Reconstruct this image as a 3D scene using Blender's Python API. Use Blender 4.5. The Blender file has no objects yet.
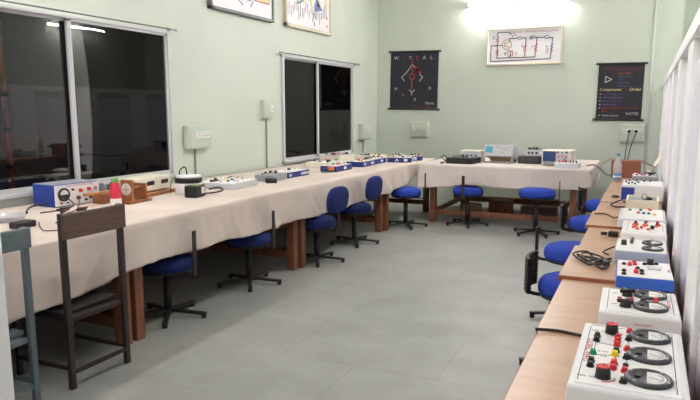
import bpy, bmesh, math, random
from mathutils import Vector, Matrix, noise
random.seed(7)
PI = math.pi
sc = bpy.context.scene
COL = sc.collection

# ------------------------------------------------------------------ materials
MATS = {}
def srgb(r, g, b):
    f = lambda c: (c/255/12.92) if c/255 <= 0.04045 else ((c/255+0.055)/1.055)**2.4
    return (f(r), f(g), f(b), 1)
def mat(name, rgb, rough=0.5, metal=0.0, spec=0.5, vary=0.0, scale=8.0, bump=0.0, bscale=60.0, stretch=None):
    if name in MATS: return MATS[name]
    m = bpy.data.materials.new(name); m.use_nodes = True
    nt = m.node_tree; b = nt.nodes['Principled BSDF']
    c = srgb(*rgb)
    b.inputs['Base Color'].default_value = c
    b.inputs['Roughness'].default_value = rough
    b.inputs['Metallic'].default_value = metal
    b.inputs['Specular IOR Level'].default_value = spec
    tc = nt.nodes.new('ShaderNodeTexCoord'); vec = tc.outputs['Object']
    if stretch:
        mp = nt.nodes.new('ShaderNodeMapping'); mp.inputs['Scale'].default_value = stretch
        nt.links.new(vec, mp.inputs['Vector']); vec = mp.outputs['Vector']
    if vary > 0:
        n = nt.nodes.new('ShaderNodeTexNoise'); n.inputs['Scale'].default_value = scale; n.inputs['Detail'].default_value = 5
        nt.links.new(vec, n.inputs['Vector'])
        r = nt.nodes.new('ShaderNodeValToRGB')
        r.color_ramp.elements[0].position = 0.3; r.color_ramp.elements[1].position = 0.7
        lo = tuple(max(0, v*(1-vary)) for v in c[:3])+(1,); hi = tuple(min(1, v*(1+vary)) for v in c[:3])+(1,)
        r.color_ramp.elements[0].color = lo; r.color_ramp.elements[1].color = hi
        nt.links.new(n.outputs['Fac'], r.inputs['Fac']); nt.links.new(r.outputs['Color'], b.inputs['Base Color'])
    if bump > 0:
        n2 = nt.nodes.new('ShaderNodeTexNoise'); n2.inputs['Scale'].default_value = bscale; n2.inputs['Detail'].default_value = 3
        nt.links.new(vec, n2.inputs['Vector'])
        bp = nt.nodes.new('ShaderNodeBump'); bp.inputs['Strength'].default_value = bump; bp.inputs['Distance'].default_value = 0.01
        nt.links.new(n2.outputs['Fac'], bp.inputs['Height']); nt.links.new(bp.outputs['Normal'], b.inputs['Normal'])
    MATS[name] = m
    return m

def emit(name, rgb, strength, base=(0.8, 0.8, 0.8, 1)):
    m = bpy.data.materials.new(name); m.use_nodes = True
    b = m.node_tree.nodes['Principled BSDF']
    b.inputs['Base Color'].default_value = base
    b.inputs['Emission Color'].default_value = srgb(*rgb); b.inputs['Emission Strength'].default_value = strength
    return m

def glass(name, tint=(0.9, 0.9, 0.9), milky=0.0):
    m = bpy.data.materials.new(name); m.use_nodes = True
    nt = m.node_tree; nt.nodes.remove(nt.nodes['Principled BSDF'])
    out = nt.nodes['Material Output']
    tr = nt.nodes.new('ShaderNodeBsdfTransparent'); tr.inputs['Color'].default_value = tint+(1,)
    gl = nt.nodes.new('ShaderNodeBsdfGlossy'); gl.inputs['Roughness'].default_value = 0.012
    fr = nt.nodes.new('ShaderNodeFresnel'); fr.inputs['IOR'].default_value = 1.45
    mx = nt.nodes.new('ShaderNodeMixShader')
    nt.links.new(fr.outputs['Fac'], mx.inputs['Fac']); nt.links.new(tr.outputs[0], mx.inputs[1]); nt.links.new(gl.outputs[0], mx.inputs[2])
    res = mx
    if milky > 0:
        df = nt.nodes.new('ShaderNodeBsdfDiffuse'); df.inputs['Color'].default_value = (0.85, 0.83, 0.84, 1)
        m2 = nt.nodes.new('ShaderNodeMixShader'); m2.inputs['Fac'].default_value = milky
        nt.links.new(mx.outputs[0], m2.inputs[1]); nt.links.new(df.outputs[0], m2.inputs[2]); res = m2
    nt.links.new(res.outputs[0], out.inputs['Surface'])
    return m

M_WALL = mat('green_wall_paint', (207, 215, 202), 0.6, vary=0.035, scale=1.6, bump=0.04, bscale=25)
M_CEIL = mat('white_ceiling_paint', (225, 228, 220), 0.8, vary=0.03)
M_ALU = mat('white_aluminium', (205, 205, 208), 0.35, spec=0.5)
M_PART = mat('lavender_white_laminate', (232, 229, 242), 0.4, vary=0.02, scale=3)
M_PARTW = mat('white_frame_paint', (252, 252, 253), 0.4)
M_CLOTH = mat('cream_cotton', (210, 196, 186), 0.9, spec=0.1, vary=0.10, scale=2.2, bump=0.55, bscale=9)
M_CLOTH2 = mat('white_cotton', (212, 201, 194), 0.9, spec=0.1, vary=0.09, scale=2.4, bump=0.55, bscale=9)
M_WOOD = mat('brown_table_wood', (122, 75, 50), 0.55, vary=0.35, scale=6, stretch=(6, 6, 1))
M_WOODC = mat('varnished_stand_wood', (150, 96, 56), 0.45, vary=0.3, scale=8, stretch=(1, 5, 5))
M_BACKW = mat('dark_chair_wood', (92, 72, 62), 0.5, vary=0.25, scale=9, stretch=(4, 1, 6))
M_DESK = mat('tan_laminate', (184, 146, 118), 0.32, vary=0.08, scale=5, stretch=(1, 6, 1))
M_EDGE = mat('red_brown_edge_band', (164, 92, 66), 0.5)
M_BLACK = mat('black_plastic', (24, 23, 24), 0.45)
M_BLKMET = mat('black_metal', (42, 38, 38), 0.45, metal=0.3)
M_BRNMET = mat('dark_brown_metal', (52, 42, 40), 0.5, metal=0.2)
M_GREYMET = mat('blue_grey_metal', (92, 104, 108), 0.5, vary=0.06)
M_BLUEF = mat('blue_fabric', (44, 66, 160), 0.85, spec=0.15, vary=0.12, scale=20, bump=0.3, bscale=220)
M_BLUEF_SHADE = mat('shaded_blue_fabric', (36, 46, 100), 0.85, spec=0.15, vary=0.12, scale=20, bump=0.3, bscale=220)  # same blue fabric, with the shade along the left row put into its colour
M_WHITEP = mat('white_case', (236, 235, 236), 0.4)
M_PANEL = mat('white_panel', (246, 244, 242), 0.3)
M_CREAM = mat('cream_case', (232, 226, 208), 0.45, vary=0.02)
M_GREYC = mat('grey_case', (150, 150, 156), 0.5, vary=0.04)
M_LGREY = mat('light_grey_case', (206, 206, 212), 0.45)
M_BLUEC = mat('blue_case', (38, 66, 158), 0.4, vary=0.06, scale=12)
M_BRBLUE = mat('bright_blue_case', (44, 100, 200), 0.35)
M_DBLUE = mat('dark_blue_case', (30, 46, 118), 0.4, vary=0.08, scale=12)
M_GBLUE = mat('grey_blue_case', (168, 178, 200), 0.45)
M_RED = mat('red_plastic', (214, 40, 48), 0.35)
M_ORANGE = mat('orange_plastic', (232, 110, 60), 0.4)
M_YEL = mat('yellow_plastic', (240, 214, 40), 0.4)
M_GRN = mat('green_plastic', (30, 150, 84), 0.4)
M_DGRN = mat('dark_green_plastic', (34, 60, 48), 0.4)
M_MET = mat('meter_grey_bezel', (62, 62, 66), 0.4)
M_DIAL = mat('meter_dial_white', (226, 226, 222), 0.3)
M_DARKLINE = mat('printed_black', (40, 40, 48), 0.6)
M_PRED = mat('printed_red', (190, 66, 74), 0.6)
M_SILVER = mat('silver_metal', (196, 196, 200), 0.3, metal=0.8)
M_COPPER = mat('red_brown_pipe', (176, 92, 58), 0.3, spec=0.6, vary=0.2)
M_BOARD = mat('black_chart_cloth', (38, 36, 46), 0.75, vary=0.25, scale=9)
M_CHW = mat('chalk_white', (196, 196, 190), 0.8)
M_CHR = mat('chalk_red', (196, 74, 60), 0.8)
M_CHM = mat('chalk_maroon', (120, 48, 58), 0.8)
M_CHP = mat('chalk_violet', (128, 96, 160), 0.8)
M_CHT = mat('chalk_teal', (70, 120, 118), 0.8)
M_CHB = mat('chalk_blue', (84, 96, 160), 0.8)
M_PAPER = mat('white_board_paint', (240, 236, 240), 0.5, vary=0.02)
M_CREAMF = mat('cream_wood_frame', (214, 206, 184), 0.5)
M_GREYF = mat('dark_grey_frame', (104, 104, 108), 0.45)
M_INK = mat('ink_dark', (60, 48, 60), 0.7)
M_INKR = mat('ink_red', (184, 104, 112), 0.7)
M_INKB = mat('ink_blue', (120, 134, 184), 0.7)
M_INKY = mat('ink_yellow', (232, 218, 150), 0.7)
M_INKP = mat('ink_pink', (224, 150, 160), 0.7)
M_INKO = mat('ink_olive', (160, 150, 90), 0.7)
M_INKT = mat('ink_teal', (104, 158, 166), 0.7)
M_SWBOX = mat('grey_green_switch_box', (200, 209, 194), 0.5)
M_SWW = mat('white_switch', (240, 240, 236), 0.35)
M_CABLE = mat('black_cable', (26, 24, 26), 0.55)
M_CABBR = mat('brown_cable', (92, 54, 46), 0.55)
M_SCRC = emit('cyan_screen', (90, 190, 215), 0.42, (0.02, 0.03, 0.03, 1))
M_SCRB = emit('dark_blue_screen', (20, 66, 130), 0.35, (0.01, 0.015, 0.03, 1))
M_DISP = mat('dark_display', (36, 26, 26), 0.15)
M_CARD = mat('brown_cardboard', (132, 80, 60), 0.7, vary=0.12)
M_CARD2 = mat('tan_cardboard', (150, 122, 96), 0.8, vary=0.1)
M_BOTRED = mat('red_bottle', (206, 44, 74), 0.3)
M_BOTGRN = mat('green_cap', (110, 170, 90), 0.4)
M_LABBLUE = mat('blue_label', (60, 140, 200), 0.4)
M_CLEARP = glass('clear_plastic', (0.85, 0.87, 0.9), 0.42)
M_GLASS = glass('window_glass', (0.75, 0.75, 0.75))
M_OUT = mat('night_masonry', (40, 38, 38), 0.9, vary=0.2)

def floor_mat():
    m = bpy.data.materials.new('grey_stone_tiles'); m.use_nodes = True
    nt = m.node_tree; b = nt.nodes['Principled BSDF']; N = nt.nodes.new; L = nt.links.new
    tc = N('ShaderNodeTexCoord'); mp = N('ShaderNodeMapping'); mp.inputs['Rotation'].default_value = (0, 0, 0)
    L(tc.outputs['Object'], mp.inputs['Vector'])
    br = N('ShaderNodeTexBrick'); br.offset = 0.5
    br.inputs['Scale'].default_value = 1.0; br.inputs['Brick Width'].default_value = 0.9; br.inputs['Row Height'].default_value = 0.6
    br.inputs['Mortar Size'].default_value = 0.004; br.inputs['Mortar Smooth'].default_value = 0.3
    br.inputs['Color1'].default_value = srgb(149, 150, 146); br.inputs['Color2'].default_value = srgb(154, 155, 151); br.inputs['Mortar'].default_value = srgb(141, 142, 138)
    L(mp.outputs[0], br.inputs['Vector'])
    n = N('ShaderNodeTexNoise'); n.inputs['Scale'].default_value = 2.2; n.inputs['Detail'].default_value = 8; n.inputs['Roughness'].default_value = 0.65
    L(tc.outputs['Object'], n.inputs['Vector'])
    r = N('ShaderNodeValToRGB'); r.color_ramp.elements[0].position = 0.35; r.color_ramp.elements[1].position = 0.68
    r.color_ramp.elements[0].color = (0.84, 0.85, 0.84, 1); r.color_ramp.elements[1].color = (1.08, 1.08, 1.07, 1)
    L(n.outputs['Fac'], r.inputs['Fac'])
    mx = N('ShaderNodeMix'); mx.data_type = 'RGBA'; mx.blend_type = 'MULTIPLY'; mx.inputs['Factor'].default_value = 1
    L(br.outputs['Color'], mx.inputs['A']); L(r.outputs['Color'], mx.inputs['B'])
    L(mx.outputs['Result'], b.inputs['Base Color'])
    b.inputs['Roughness'].default_value = 0.42; b.inputs['Specular IOR Level'].default_value = 0.3
    bp = N('ShaderNodeBump'); bp.inputs['Strength'].default_value = 0.08
    L(n.outputs['Fac'], bp.inputs['Height']); L(bp.outputs[0], b.inputs['Normal'])
    return m
M_FLOOR = floor_mat()

# ------------------------------------------------------------------ mesh helpers
class MB:
    def __init__(s): s.bm = bmesh.new(); s.mats = []
    def mi(s, m):
        if m not in s.mats: s.mats.append(m)
        return s.mats.index(m)
    def _fin(s, geom, m, xf, smooth=False):
        if xf is not None: bmesh.ops.transform(s.bm, matrix=xf, verts=[v for v in geom if isinstance(v, bmesh.types.BMVert)])
        k = s.mi(m); fs = set()
        for v in geom:
            if isinstance(v, bmesh.types.BMVert): fs.update(v.link_faces)
        for f in fs: f.material_index = k; f.smooth = smooth
        return s
    def box(s, c, size, m, bevel=0.0, xf=None, taper=1.0, seg=2):
        r = bmesh.ops.create_cube(s.bm, size=1)
        vs = r['verts']
        for v in vs:
            t = taper if v.co.z > 0 else 1.0
            v.co = Vector((c[0]+v.co.x*size[0]*t, c[1]+v.co.y*size[1]*t, c[2]+v.co.z*size[2]))
        if bevel > 0:
            es = list({e for v in vs for e in v.link_edges})
            rb = bmesh.ops.bevel(s.bm, geom=es, offset=bevel, segments=seg, affect='EDGES', profile=0.5)
            vs = list({v for f in rb['faces'] for v in f.verts} | {v for v in vs if v.is_valid})
        return s._fin(vs, m, xf)
    def cyl(s, p0, p1, r0, m, r1=None, seg=16, xf=None, smooth=True, cap=True):
        r1 = r0 if r1 is None else r1
        p0 = Vector(p0); p1 = Vector(p1); d = p1-p0
        r = bmesh.ops.create_cone(s.bm, cap_ends=cap, segments=seg, radius1=r0, radius2=r1, depth=d.length)
        q = d.to_track_quat('Z', 'Y').to_matrix().to_4x4(); q.translation = (p0+p1)/2
        bmesh.ops.transform(s.bm, matrix=q, verts=r['verts'])
        s._fin(r['verts'], m, xf)
        if smooth:
            for f in {f for v in r['verts'] for f in v.link_faces}:
                if len(f.verts) == 4: f.smooth = True
        return s
    def lathe(s, prof, m, o=(0, 0, 0), seg=28, xf=None, sx=1, sy=1, sq=1.0):
        rings = []; allv = []
        for (r, z) in prof:
            ring = []
            for i in range(seg):
                a = 2*PI*i/seg
                ca, sa = math.cos(a), math.sin(a); ca = math.copysign(abs(ca)**sq, ca); sa = math.copysign(abs(sa)**sq, sa)
                ring.append(s.bm.verts.new((o[0]+r*ca*sx, o[1]+r*sa*sy, o[2]+z)))
            rings.append(ring); allv += ring
        k = s.mi(m)
        for a, b in zip(rings, rings[1:]):
            for i in range(seg):
                f = s.bm.faces.new((a[i], a[(i+1) % seg], b[(i+1) % seg], b[i])); f.smooth = True
        s.bm.faces.new(list(reversed(rings[0]))); s.bm.faces.new(rings[-1])
        return s._fin2(allv, k, xf)
    def _fin2(s, vs, k, xf):
        if xf is not None: bmesh.ops.transform(s.bm, matrix=xf, verts=vs)
        for f in {f for v in vs for f in v.link_faces}: f.material_index = k
        return s
    def tube(s, pts, r, m, seg=8, xf=None, sub=5):
        P = [Vector(p) for p in pts]
        if len(P) > 2 and sub > 1:
            Q = []
            for i in range(len(P)-1):
                a = P[max(i-1, 0)]; b = P[i]; c = P[i+1]; d = P[min(i+2, len(P)-1)]
                for t in [j/sub for j in range(sub)]:
                    Q.append(0.5*((2*b)+(c-a)*t+(2*a-5*b+4*c-d)*t*t+(3*b-a-3*c+d)*t*t*t))
            Q.append(P[-1]); P = Q
        rings = []; allv = []; up = Vector((0, 0, 1))
        prev = None
        for i, p in enumerate(P):
            t = (P[min(i+1, len(P)-1)]-P[max(i-1, 0)])
            if t.length < 1e-9: t = Vector((1, 0, 0))
            t.normalize()
            if prev is None:
                a = t.cross(up)
                if a.length < 1e-3: a = t.cross(Vector((1, 0, 0)))
            else: a = prev-t*prev.dot(t)
            if a.length < 1e-6: a = t.orthogonal()
            a.normalize(); prev = a; b = t.cross(a)
            ring = [s.bm.verts.new(p+r*(a*math.cos(2*PI*k/seg)+b*math.sin(2*PI*k/seg))) for k in range(seg)]
            rings.append(ring); allv += ring
        for a, b in zip(rings, rings[1:]):
            for i in range(seg):
                f = s.bm.faces.new((a[i], a[(i+1) % seg], b[(i+1) % seg], b[i])); f.smooth = True
        s.bm.faces.new(list(reversed(rings[0]))); s.bm.faces.new(rings[-1])
        return s._fin2(allv, s.mi(m), xf)
    def prism(s, poly, z0, z1, m, xf=None):
        lo = [s.bm.verts.new((x, y, z0)) for x, y in poly]; hi = [s.bm.verts.new((x, y, z1)) for x, y in poly]
        n = len(poly)
        s.bm.faces.new(list(reversed(lo))); s.bm.faces.new(hi)
        for i in range(n): s.bm.faces.new((lo[i], lo[(i+1) % n], hi[(i+1) % n], hi[i]))
        return s._fin2(lo+hi, s.mi(m), xf)
    def build(s, name, parent=None, loc=None, rot=None):
        bmesh.ops.recalc_face_normals(s.bm, faces=s.bm.faces)
        me = bpy.data.meshes.new(name); s.bm.to_mesh(me); s.bm.free()
        for m in s.mats: me.materials.append(m)
        o = bpy.data.objects.new(name, me); COL.objects.link(o)
        if parent is not None: o.parent = parent
        if loc is not None: o.location = loc
        if rot is not None: o.rotation_euler = rot
        return o

def thing(name, label, cat, loc=(0, 0, 0), rz=0.0, group=None):
    o = bpy.data.objects.new(name, None); COL.objects.link(o); o.empty_display_size = 0.1
    o.location = loc; o.rotation_euler = (0, 0, rz)
    return tag(o, label, cat, group)
def tag(o, label, cat, group=None):
    o['label'] = label; o['category'] = cat
    if group: o['group'] = group
    return o
def struct(o): o['kind'] = 'structure'; return o
def dup(root, loc, rz, label, group=None):
    r = root.copy(); COL.objects.link(r); r.location = loc; r.rotation_euler = (0, 0, rz); r['label'] = label
    if group: r['group'] = group
    for ch in list(root.children):
        c = ch.copy(); COL.objects.link(c); c.parent = r
        for g in list(ch.children):
            d = g.copy(); COL.objects.link(d); d.parent = c
    return r
def text(name, body, size, m, parent, xf, thick=0.0006, align='CENTER'):
    cu = bpy.data.curves.new(name, 'FONT'); cu.body = body; cu.size = size; cu.extrude = thick
    cu.align_x = align; cu.align_y = 'CENTER'; cu.resolution_u = 2
    t = bpy.data.objects.new(name, cu); COL.objects.link(t)
    dg = bpy.context.evaluated_depsgraph_get(); dg.update()
    me = bpy.data.meshes.new_from_object(t.evaluated_get(dg)); me.name = name
    bpy.data.objects.remove(t); bpy.data.curves.remove(cu)
    me.transform(xf); me.materials.clear(); me.materials.append(m)
    o = bpy.data.objects.new(name, me); COL.objects.link(o); o.parent = parent
    return o
T3 = lambda x, y, z: Matrix.Translation((x, y, z))
RX = lambda a: Matrix.Rotation(a, 4, 'X')
RY = lambda a: Matrix.Rotation(a, 4, 'Y')
RZ = lambda a: Matrix.Rotation(a, 4, 'Z')

# ------------------------------------------------------------------ room
XL, YB, ZC = -3.9, 9.5, 3.4
XR, YF = 1.5, -1.6
def simple(name, c, size, m, **k): return MB().box(c, size, m, **k).build(name)
struct(simple('floor', ((XL+XR)/2, (YF+10.4)/2, -0.05), (XR-XL+0.6, 12.6, 0.1), M_FLOOR))
struct(simple('ceiling', ((XL+XR)/2, (YF+10.4)/2, ZC+0.05), (XR-XL+0.6, 12.6, 0.1), M_CEIL))
# back wall with its jog to the recess on the right
w = MB(); w.box(((XL-0.2+0.33)/2, YB+0.1, ZC/2), (0.33-XL+0.2, 0.2, ZC), M_WALL)
w.box((0.23, YB+0.5, ZC/2), (0.2, 0.6, ZC), M_WALL)
w.box((1.015, YB+0.9, ZC/2), (1.37, 0.2, ZC), M_WALL)
struct(w.build('wall_back'))
struct(simple('wall_right', (XR+0.1, (YF+10.4)/2, ZC/2), (0.2, 12.4, ZC), M_WALL))
struct(simple('wall_front', ((XL+XR)/2, YF-0.1, ZC/2), (XR-XL+0.4, 0.2, ZC), M_WALL))
W1 = (2.50, 4.62, 0.77, 2.045); W2 = (6.56, 8.55, 0.735, 1.995)
w = MB()
ys = [YF-0.2, W1[0], W1[1], W2[0], W2[1], YB]
def wl(y0, y1, z0, z1): w.box((XL-0.1, (y0+y1)/2, (z0+z1)/2), (0.2, y1-y0, z1-z0), M_WALL)
wl(ys[0], ys[1], 0, ZC); wl(ys[2], ys[3], 0, ZC); wl(ys[4], ys[5], 0, ZC)
for W in (W1, W2): wl(W[0], W[1], 0, W[2]); wl(W[0], W[1], W[3], ZC)
struct(w.build('wall_left'))

def window(name, W, mull):
    y0, y1, z0, z1 = W
    root = struct(MB().box((XL-0.005, (y0+y1)/2, z1-0.012), (0.07, y1-y0, 0.024), M_ALU, 0.004)
                  .box((XL-0.005, (y0+y1)/2, z0+0.015), (0.07, y1-y0, 0.03), M_ALU, 0.004)
                  .box((XL-0.005, y1-0.014, (z0+z1)/2), (0.07, 0.028, z1-z0-0.01), M_ALU, 0.004)
                  .box((XL-0.005, y0+0.02, (z0+z1)/2), (0.07, 0.04, z1-z0-0.01), M_ALU, 0.004).build(name))
    # two sliding sashes on separate tracks
    for k, (a, b, x) in enumerate(((y0+0.03, mull+0.02, XL-0.022), (mull-0.045, y1-0.026, XL+0.006))):
        s = MB(); t = 0.042 if k else 0.03
        s.box((x, a+t/2, (z0+z1)/2), (0.022, t, z1-z0-0.05), M_ALU, 0.003)
        tr_ = 0.026 if k else t
        s.box((x, b-tr_/2, (z0+z1)/2), (0.022, tr_, z1-z0-0.05), M_ALU if k else M_BLKMET, 0.003)
        s.box((x, (a+b)/2, z1-0.032), (0.022, b-a, 0.022), M_ALU, 0.003)
        s.box((x, (a+b)/2, z0+0.045), (0.022, b-a, 0.03), M_ALU, 0.003)
        so = s.build('sash', root)
        MB().box((x, (a+b)/2, (z0+z1)/2), (0.004, b-a-0.04, z1-z0-0.085), M_GLASS).build('window_pane', so)
    return root
window('window_1', W1, 3.56)
window('window_2', W2, 7.49)
# what stands outside in the dark
p = thing('drain_pipe', 'red-brown pipe with black bands outside the left window', 'pipe', (-4.32, 3.3, -0.2))
MB().cyl((0, 0, 0), (0, 0, 2.2), 0.02, M_COPPER, seg=20).build('pipe', p)
for z in (0.55, 0.86, 1.13, 1.40, 1.66): MB().cyl((0, 0, z), (0, 0, z+0.03), 0.024, M_BLACK, seg=20).build('band', p)

# white partition at the right, behind the benches
w = MB()
PXF = 0.15
posts = [-1.25, -0.15, 0.95, 2.05, 3.12, 4.2, 5.3, 6.4, 7.5, 8.6]
w.box((PXF+0.018, (YF+YB)/2, 1.675), (0.07, YB-YF, 0.07), M_PARTW, 0.006)
root = struct(w.build('wall_partition'))
PW_ = 0.37
for y in posts: MB().box((PXF+0.015, y, 0.82), (0.045, PW_, 1.64), M_PARTW, 0.003).build('post', root)
pe = [YF-PW_/2]+posts+[YB+PW_/2]
for a, b in zip(pe, pe[1:]):
    a2, b2 = a+PW_/2, b-PW_/2
    if b2-a2 < 0.05: continue
    MB().box((PXF+0.024, (a2+b2)/2, 0.81), (0.030, b2-a2-0.002, 1.48), M_PART, 0.002).build('partition_panel', root)
# white door post at the left edge, ending a short partition
q = MB(); q.box((-1.425-0.06, 1.0, 1.05), (0.12, 0.10, 2.1), M_PARTW, 0.006); q.box((-1.425-0.08, 0.94, 1.05), (0.05, 0.03, 2.1), M_PARTW, 0.003)
struct(q.build('trim_1'))
struct(simple('wall_side', ((-1.545+XL)/2, 1.0, 1.05), (-1.545-XL, 0.06, 2.1), M_PART))

# ------------------------------------------------------------------ lamps
M_TUBE = emit('tube_light_white', (255, 249, 250), 1.0)
TUBES = []
def tube_light(label, loc, rz, L=1.2, power=1.0):
    # local x along the tube, local -y away from the wall
    t = thing('tube_light', label, 'lamp', loc, rz, None)
    MB().box((0, -0.02, 0), (L+0.10, 0.04, 0.05), M_SWW, 0.004).build('batten', t)
    for s in (-1, 1):
        MB().box((s*(L/2+0.025), -0.062, 0), (0.03, 0.05, 0.04), M_SILVER, 0.004).build('end_holder', t)
    m = M_TUBE.copy(); m.name = 'tube_glow'
    m.node_tree.nodes['Principled BSDF'].inputs['Emission Strength'].default_value = power
    MB().cyl((-L/2+0.012, -0.066, 0), (L/2-0.012, -0.066, 0), 0.014, m, seg=14).build('tube', t)
    return t
tube_light('glowing tube light on the back wall above the circuit chart', (-1.775, YB, 2.86), 0, 1.34, 135)
tube_light('tube light high on the right wall near the back corner', (XR, 8.6, 2.80), -PI/2, 1.2, 85)
tube_light('tube light on the left wall above the near window', (XL, 3.2, 3.12), PI/2, 1.2, 125)
tube_light('added unseen tube light on the left wall beside the camera', (XL, 0.0, 3.12), PI/2, 1.2, 215)  # out of view, added to brighten the partition and the bench
tube_light('tube light on the front wall behind the camera', (-1.2, YF, 3.1), PI, 1.2, 35)
for lab, y, pw in (('added unseen tube light on the ceiling over the near half of the aisle', 2.2, 120), ('added unseen tube light on the ceiling over the far half of the aisle', 5.9, 215)):  # unseen ceiling tubes, added as general light from above
    t = tube_light(lab, (-1.3, y, ZC), 0, 1.2, pw); t.rotation_euler = (PI/2, 0, PI/2)

# ------------------------------------------------------------------ things on the walls
def curtain_rod(label, y0, y1, z):
    t = thing('curtain_rod', label, 'curtain rod', (XL, y0, z))
    MB().cyl((0.045, -0.02, 0), (0.045, y1-y0+0.02, 0), 0.006, M_GREYF, seg=10).build('rod', t)
    for y in (0.03, y1-y0-0.03):
        b = MB(); b.box((0.006, y, 0), (0.012, 0.03, 0.05), M_SILVER, 0.003); b.cyl((0.0, y, 0), (0.06, y, 0), 0.008, M_SILVER, seg=10)
        b.build('bracket', t)
    for y in (-0.035, y1-y0+0.035): MB().lathe([(0.004, -0.014), (0.014, -0.008), (0.016, 0), (0.014, 0.008), (0.004, 0.014)], M_SILVER, (0.045, y, 0), seg=12).build('finial', t)
curtain_rod('thin curtain rod above the near left window', 2.44, 4.66, 2.062)
curtain_rod('thin curtain rod above the far left window beside the corner', 6.52, 8.66, 2.013)

def sw_box(label, loc, rz, w, h, d, sockets, cond=None, plugs=False, group=None):
    # local: x along wall, y out of wall is -y
    t = thing('switch_box', label, 'switch box', loc, rz)
    MB().box((0, -d/2, 0), (w, d, h), M_SWBOX, 0.006).build('box', t)
    MB().box((0, -d-0.003, 0.0), (w-0.03, 0.006, h-0.03), M_SWBOX, 0.002).build('face_plate', t)
    n = len(sockets)
    for (x, z, s) in sockets:
        k = MB(); k.box((x, -d-0.010, z), (s, 0.012, s), M_SWW, 0.003)
        for dx, dz in ((-0.22, -0.15), (0.22, -0.15), (0, 0.22)):
            k.cyl((x+dx*s, -d-0.0155, z+dz*s), (x+dx*s, -d-0.0175, z+dz*s), s*0.09, M_DARKLINE, seg=8)
        k.build('socket', t)
    if cond:
        MB().box((0 if len(cond) < 2 else cond[1], -0.012, -h/2-cond[0]/2), (0.014, 0.014, cond[0]), mat('conduit_grey', (150, 155, 138), 0.5), 0.003).build('conduit', t)
    if plugs:
        for i, (x, z, s) in enumerate(sockets[1:3]):
            MB().lathe([(0.012, 0), (0.02, 0.006), (0.022, 0.02), (0.014, 0.034), (0.006, 0.036)], M_BLACK, xf=T3(x, -d-0.016, z) @ RX(PI/2), seg=16).build('plug', t)
    return t
LW = PI/2          # things on the left wall: local x -> +Y, local -y -> +X
t0 = sw_box('wide grey-green switch box with three sockets beside the near window', (XL, 4.955, 1.112), LW, 0.34, 0.215, 0.07,
       ((-0.05, 0.02, 0.062), (0.02, 0.02, 0.062), (0.09, 0.02, 0.062)), (0.295, -0.02))
sw_box('small switch box high on the left wall between the windows', (XL, 6.21, 1.372), LW, 0.19, 0.20, 0.05, ((0.03, 0.01, 0.075),), (0.55,))
sw_box('narrow switch box on the left wall beside the back corner', (XL, 8.93, 1.045), LW, 0.32, 0.23, 0.07, ((0.0, 0.03, 0.06), (0.07, 0.03, 0.06)), (0.22,))
sw_box('switch box with three sockets on the back wall beside the corner', (-3.185, YB, 1.07), 0, 0.29, 0.225, 0.06, ((-0.08, 0.02, 0.062), (0, 0.02, 0.062), (0.08, 0.02, 0.062)))
sb = sw_box('switch box with two black plugs in it under the chart by the bench', (-0.178, YB, 1.062), 0, 0.31, 0.235, 0.06, ((-0.10, 0.02, 0.06), (-0.045, 0.02, 0.06), (0.04, 0.02, 0.06), (0.10, 0.02, 0.06)), None)

q = MB(); q.cyl((0, 0, 0), (0, 0, ZC), 0.012, M_WALL, seg=10)
for z in (0.6, 1.3, 2.0, 2.7): q.box((0, 0.004, z), (0.04, 0.008, 0.015), M_WALL, 0.001)
tag(q.build('conduit_pipe', None, (-0.005, YB-0.012, 0)), 'thin vertical painted conduit on the back wall near the partition', 'pipe')

# --- line drawing helper on a board: local x along, z up, drawn on the -y face
def strokes(name, parent, lines, m, y, wdt=0.008):
    q = MB()
    for pts in lines:
        for (a, b) in zip(pts, pts[1:]):
            a = Vector((a[0], 0, a[1])); b = Vector((b[0], 0, b[1])); d = b-a; L = d.length
            if L < 1e-6: continue
            ang = math.atan2(d.z, d.x)
            q.box((0, 0, 0), (L+wdt*0.6, 0.0016, wdt), m, xf=T3((a.x+b.x)/2, y, (a.z+b.z)/2) @ RY(-ang))
    return q.build(name, parent)
def zig(x0, z0, x1, z1, n=6, a=0.018):
    d = Vector((x1-x0, z1-z0)); p = Vector((-d.y, d.x)).normalized()*a
    out = [(x0, z0)]
    for i in range(1, n): 
        s = (1 if i % 2 else -1); q = Vector((x0, z0))+d*i/n+p*s; out.append((q.x, q.y))
    return out+[(x1, z1)]
def ring(cx, cz, r, n=16, a0=0, a1=2*PI): return [(cx+r*math.cos(a0+(a1-a0)*i/n), cz+r*math.sin(a0+(a1-a0)*i/n)) for i in range(n+1)]
FT = lambda x, y, z: T3(x, y, z) @ RX(PI/2)        # text standing on a -y face

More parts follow.
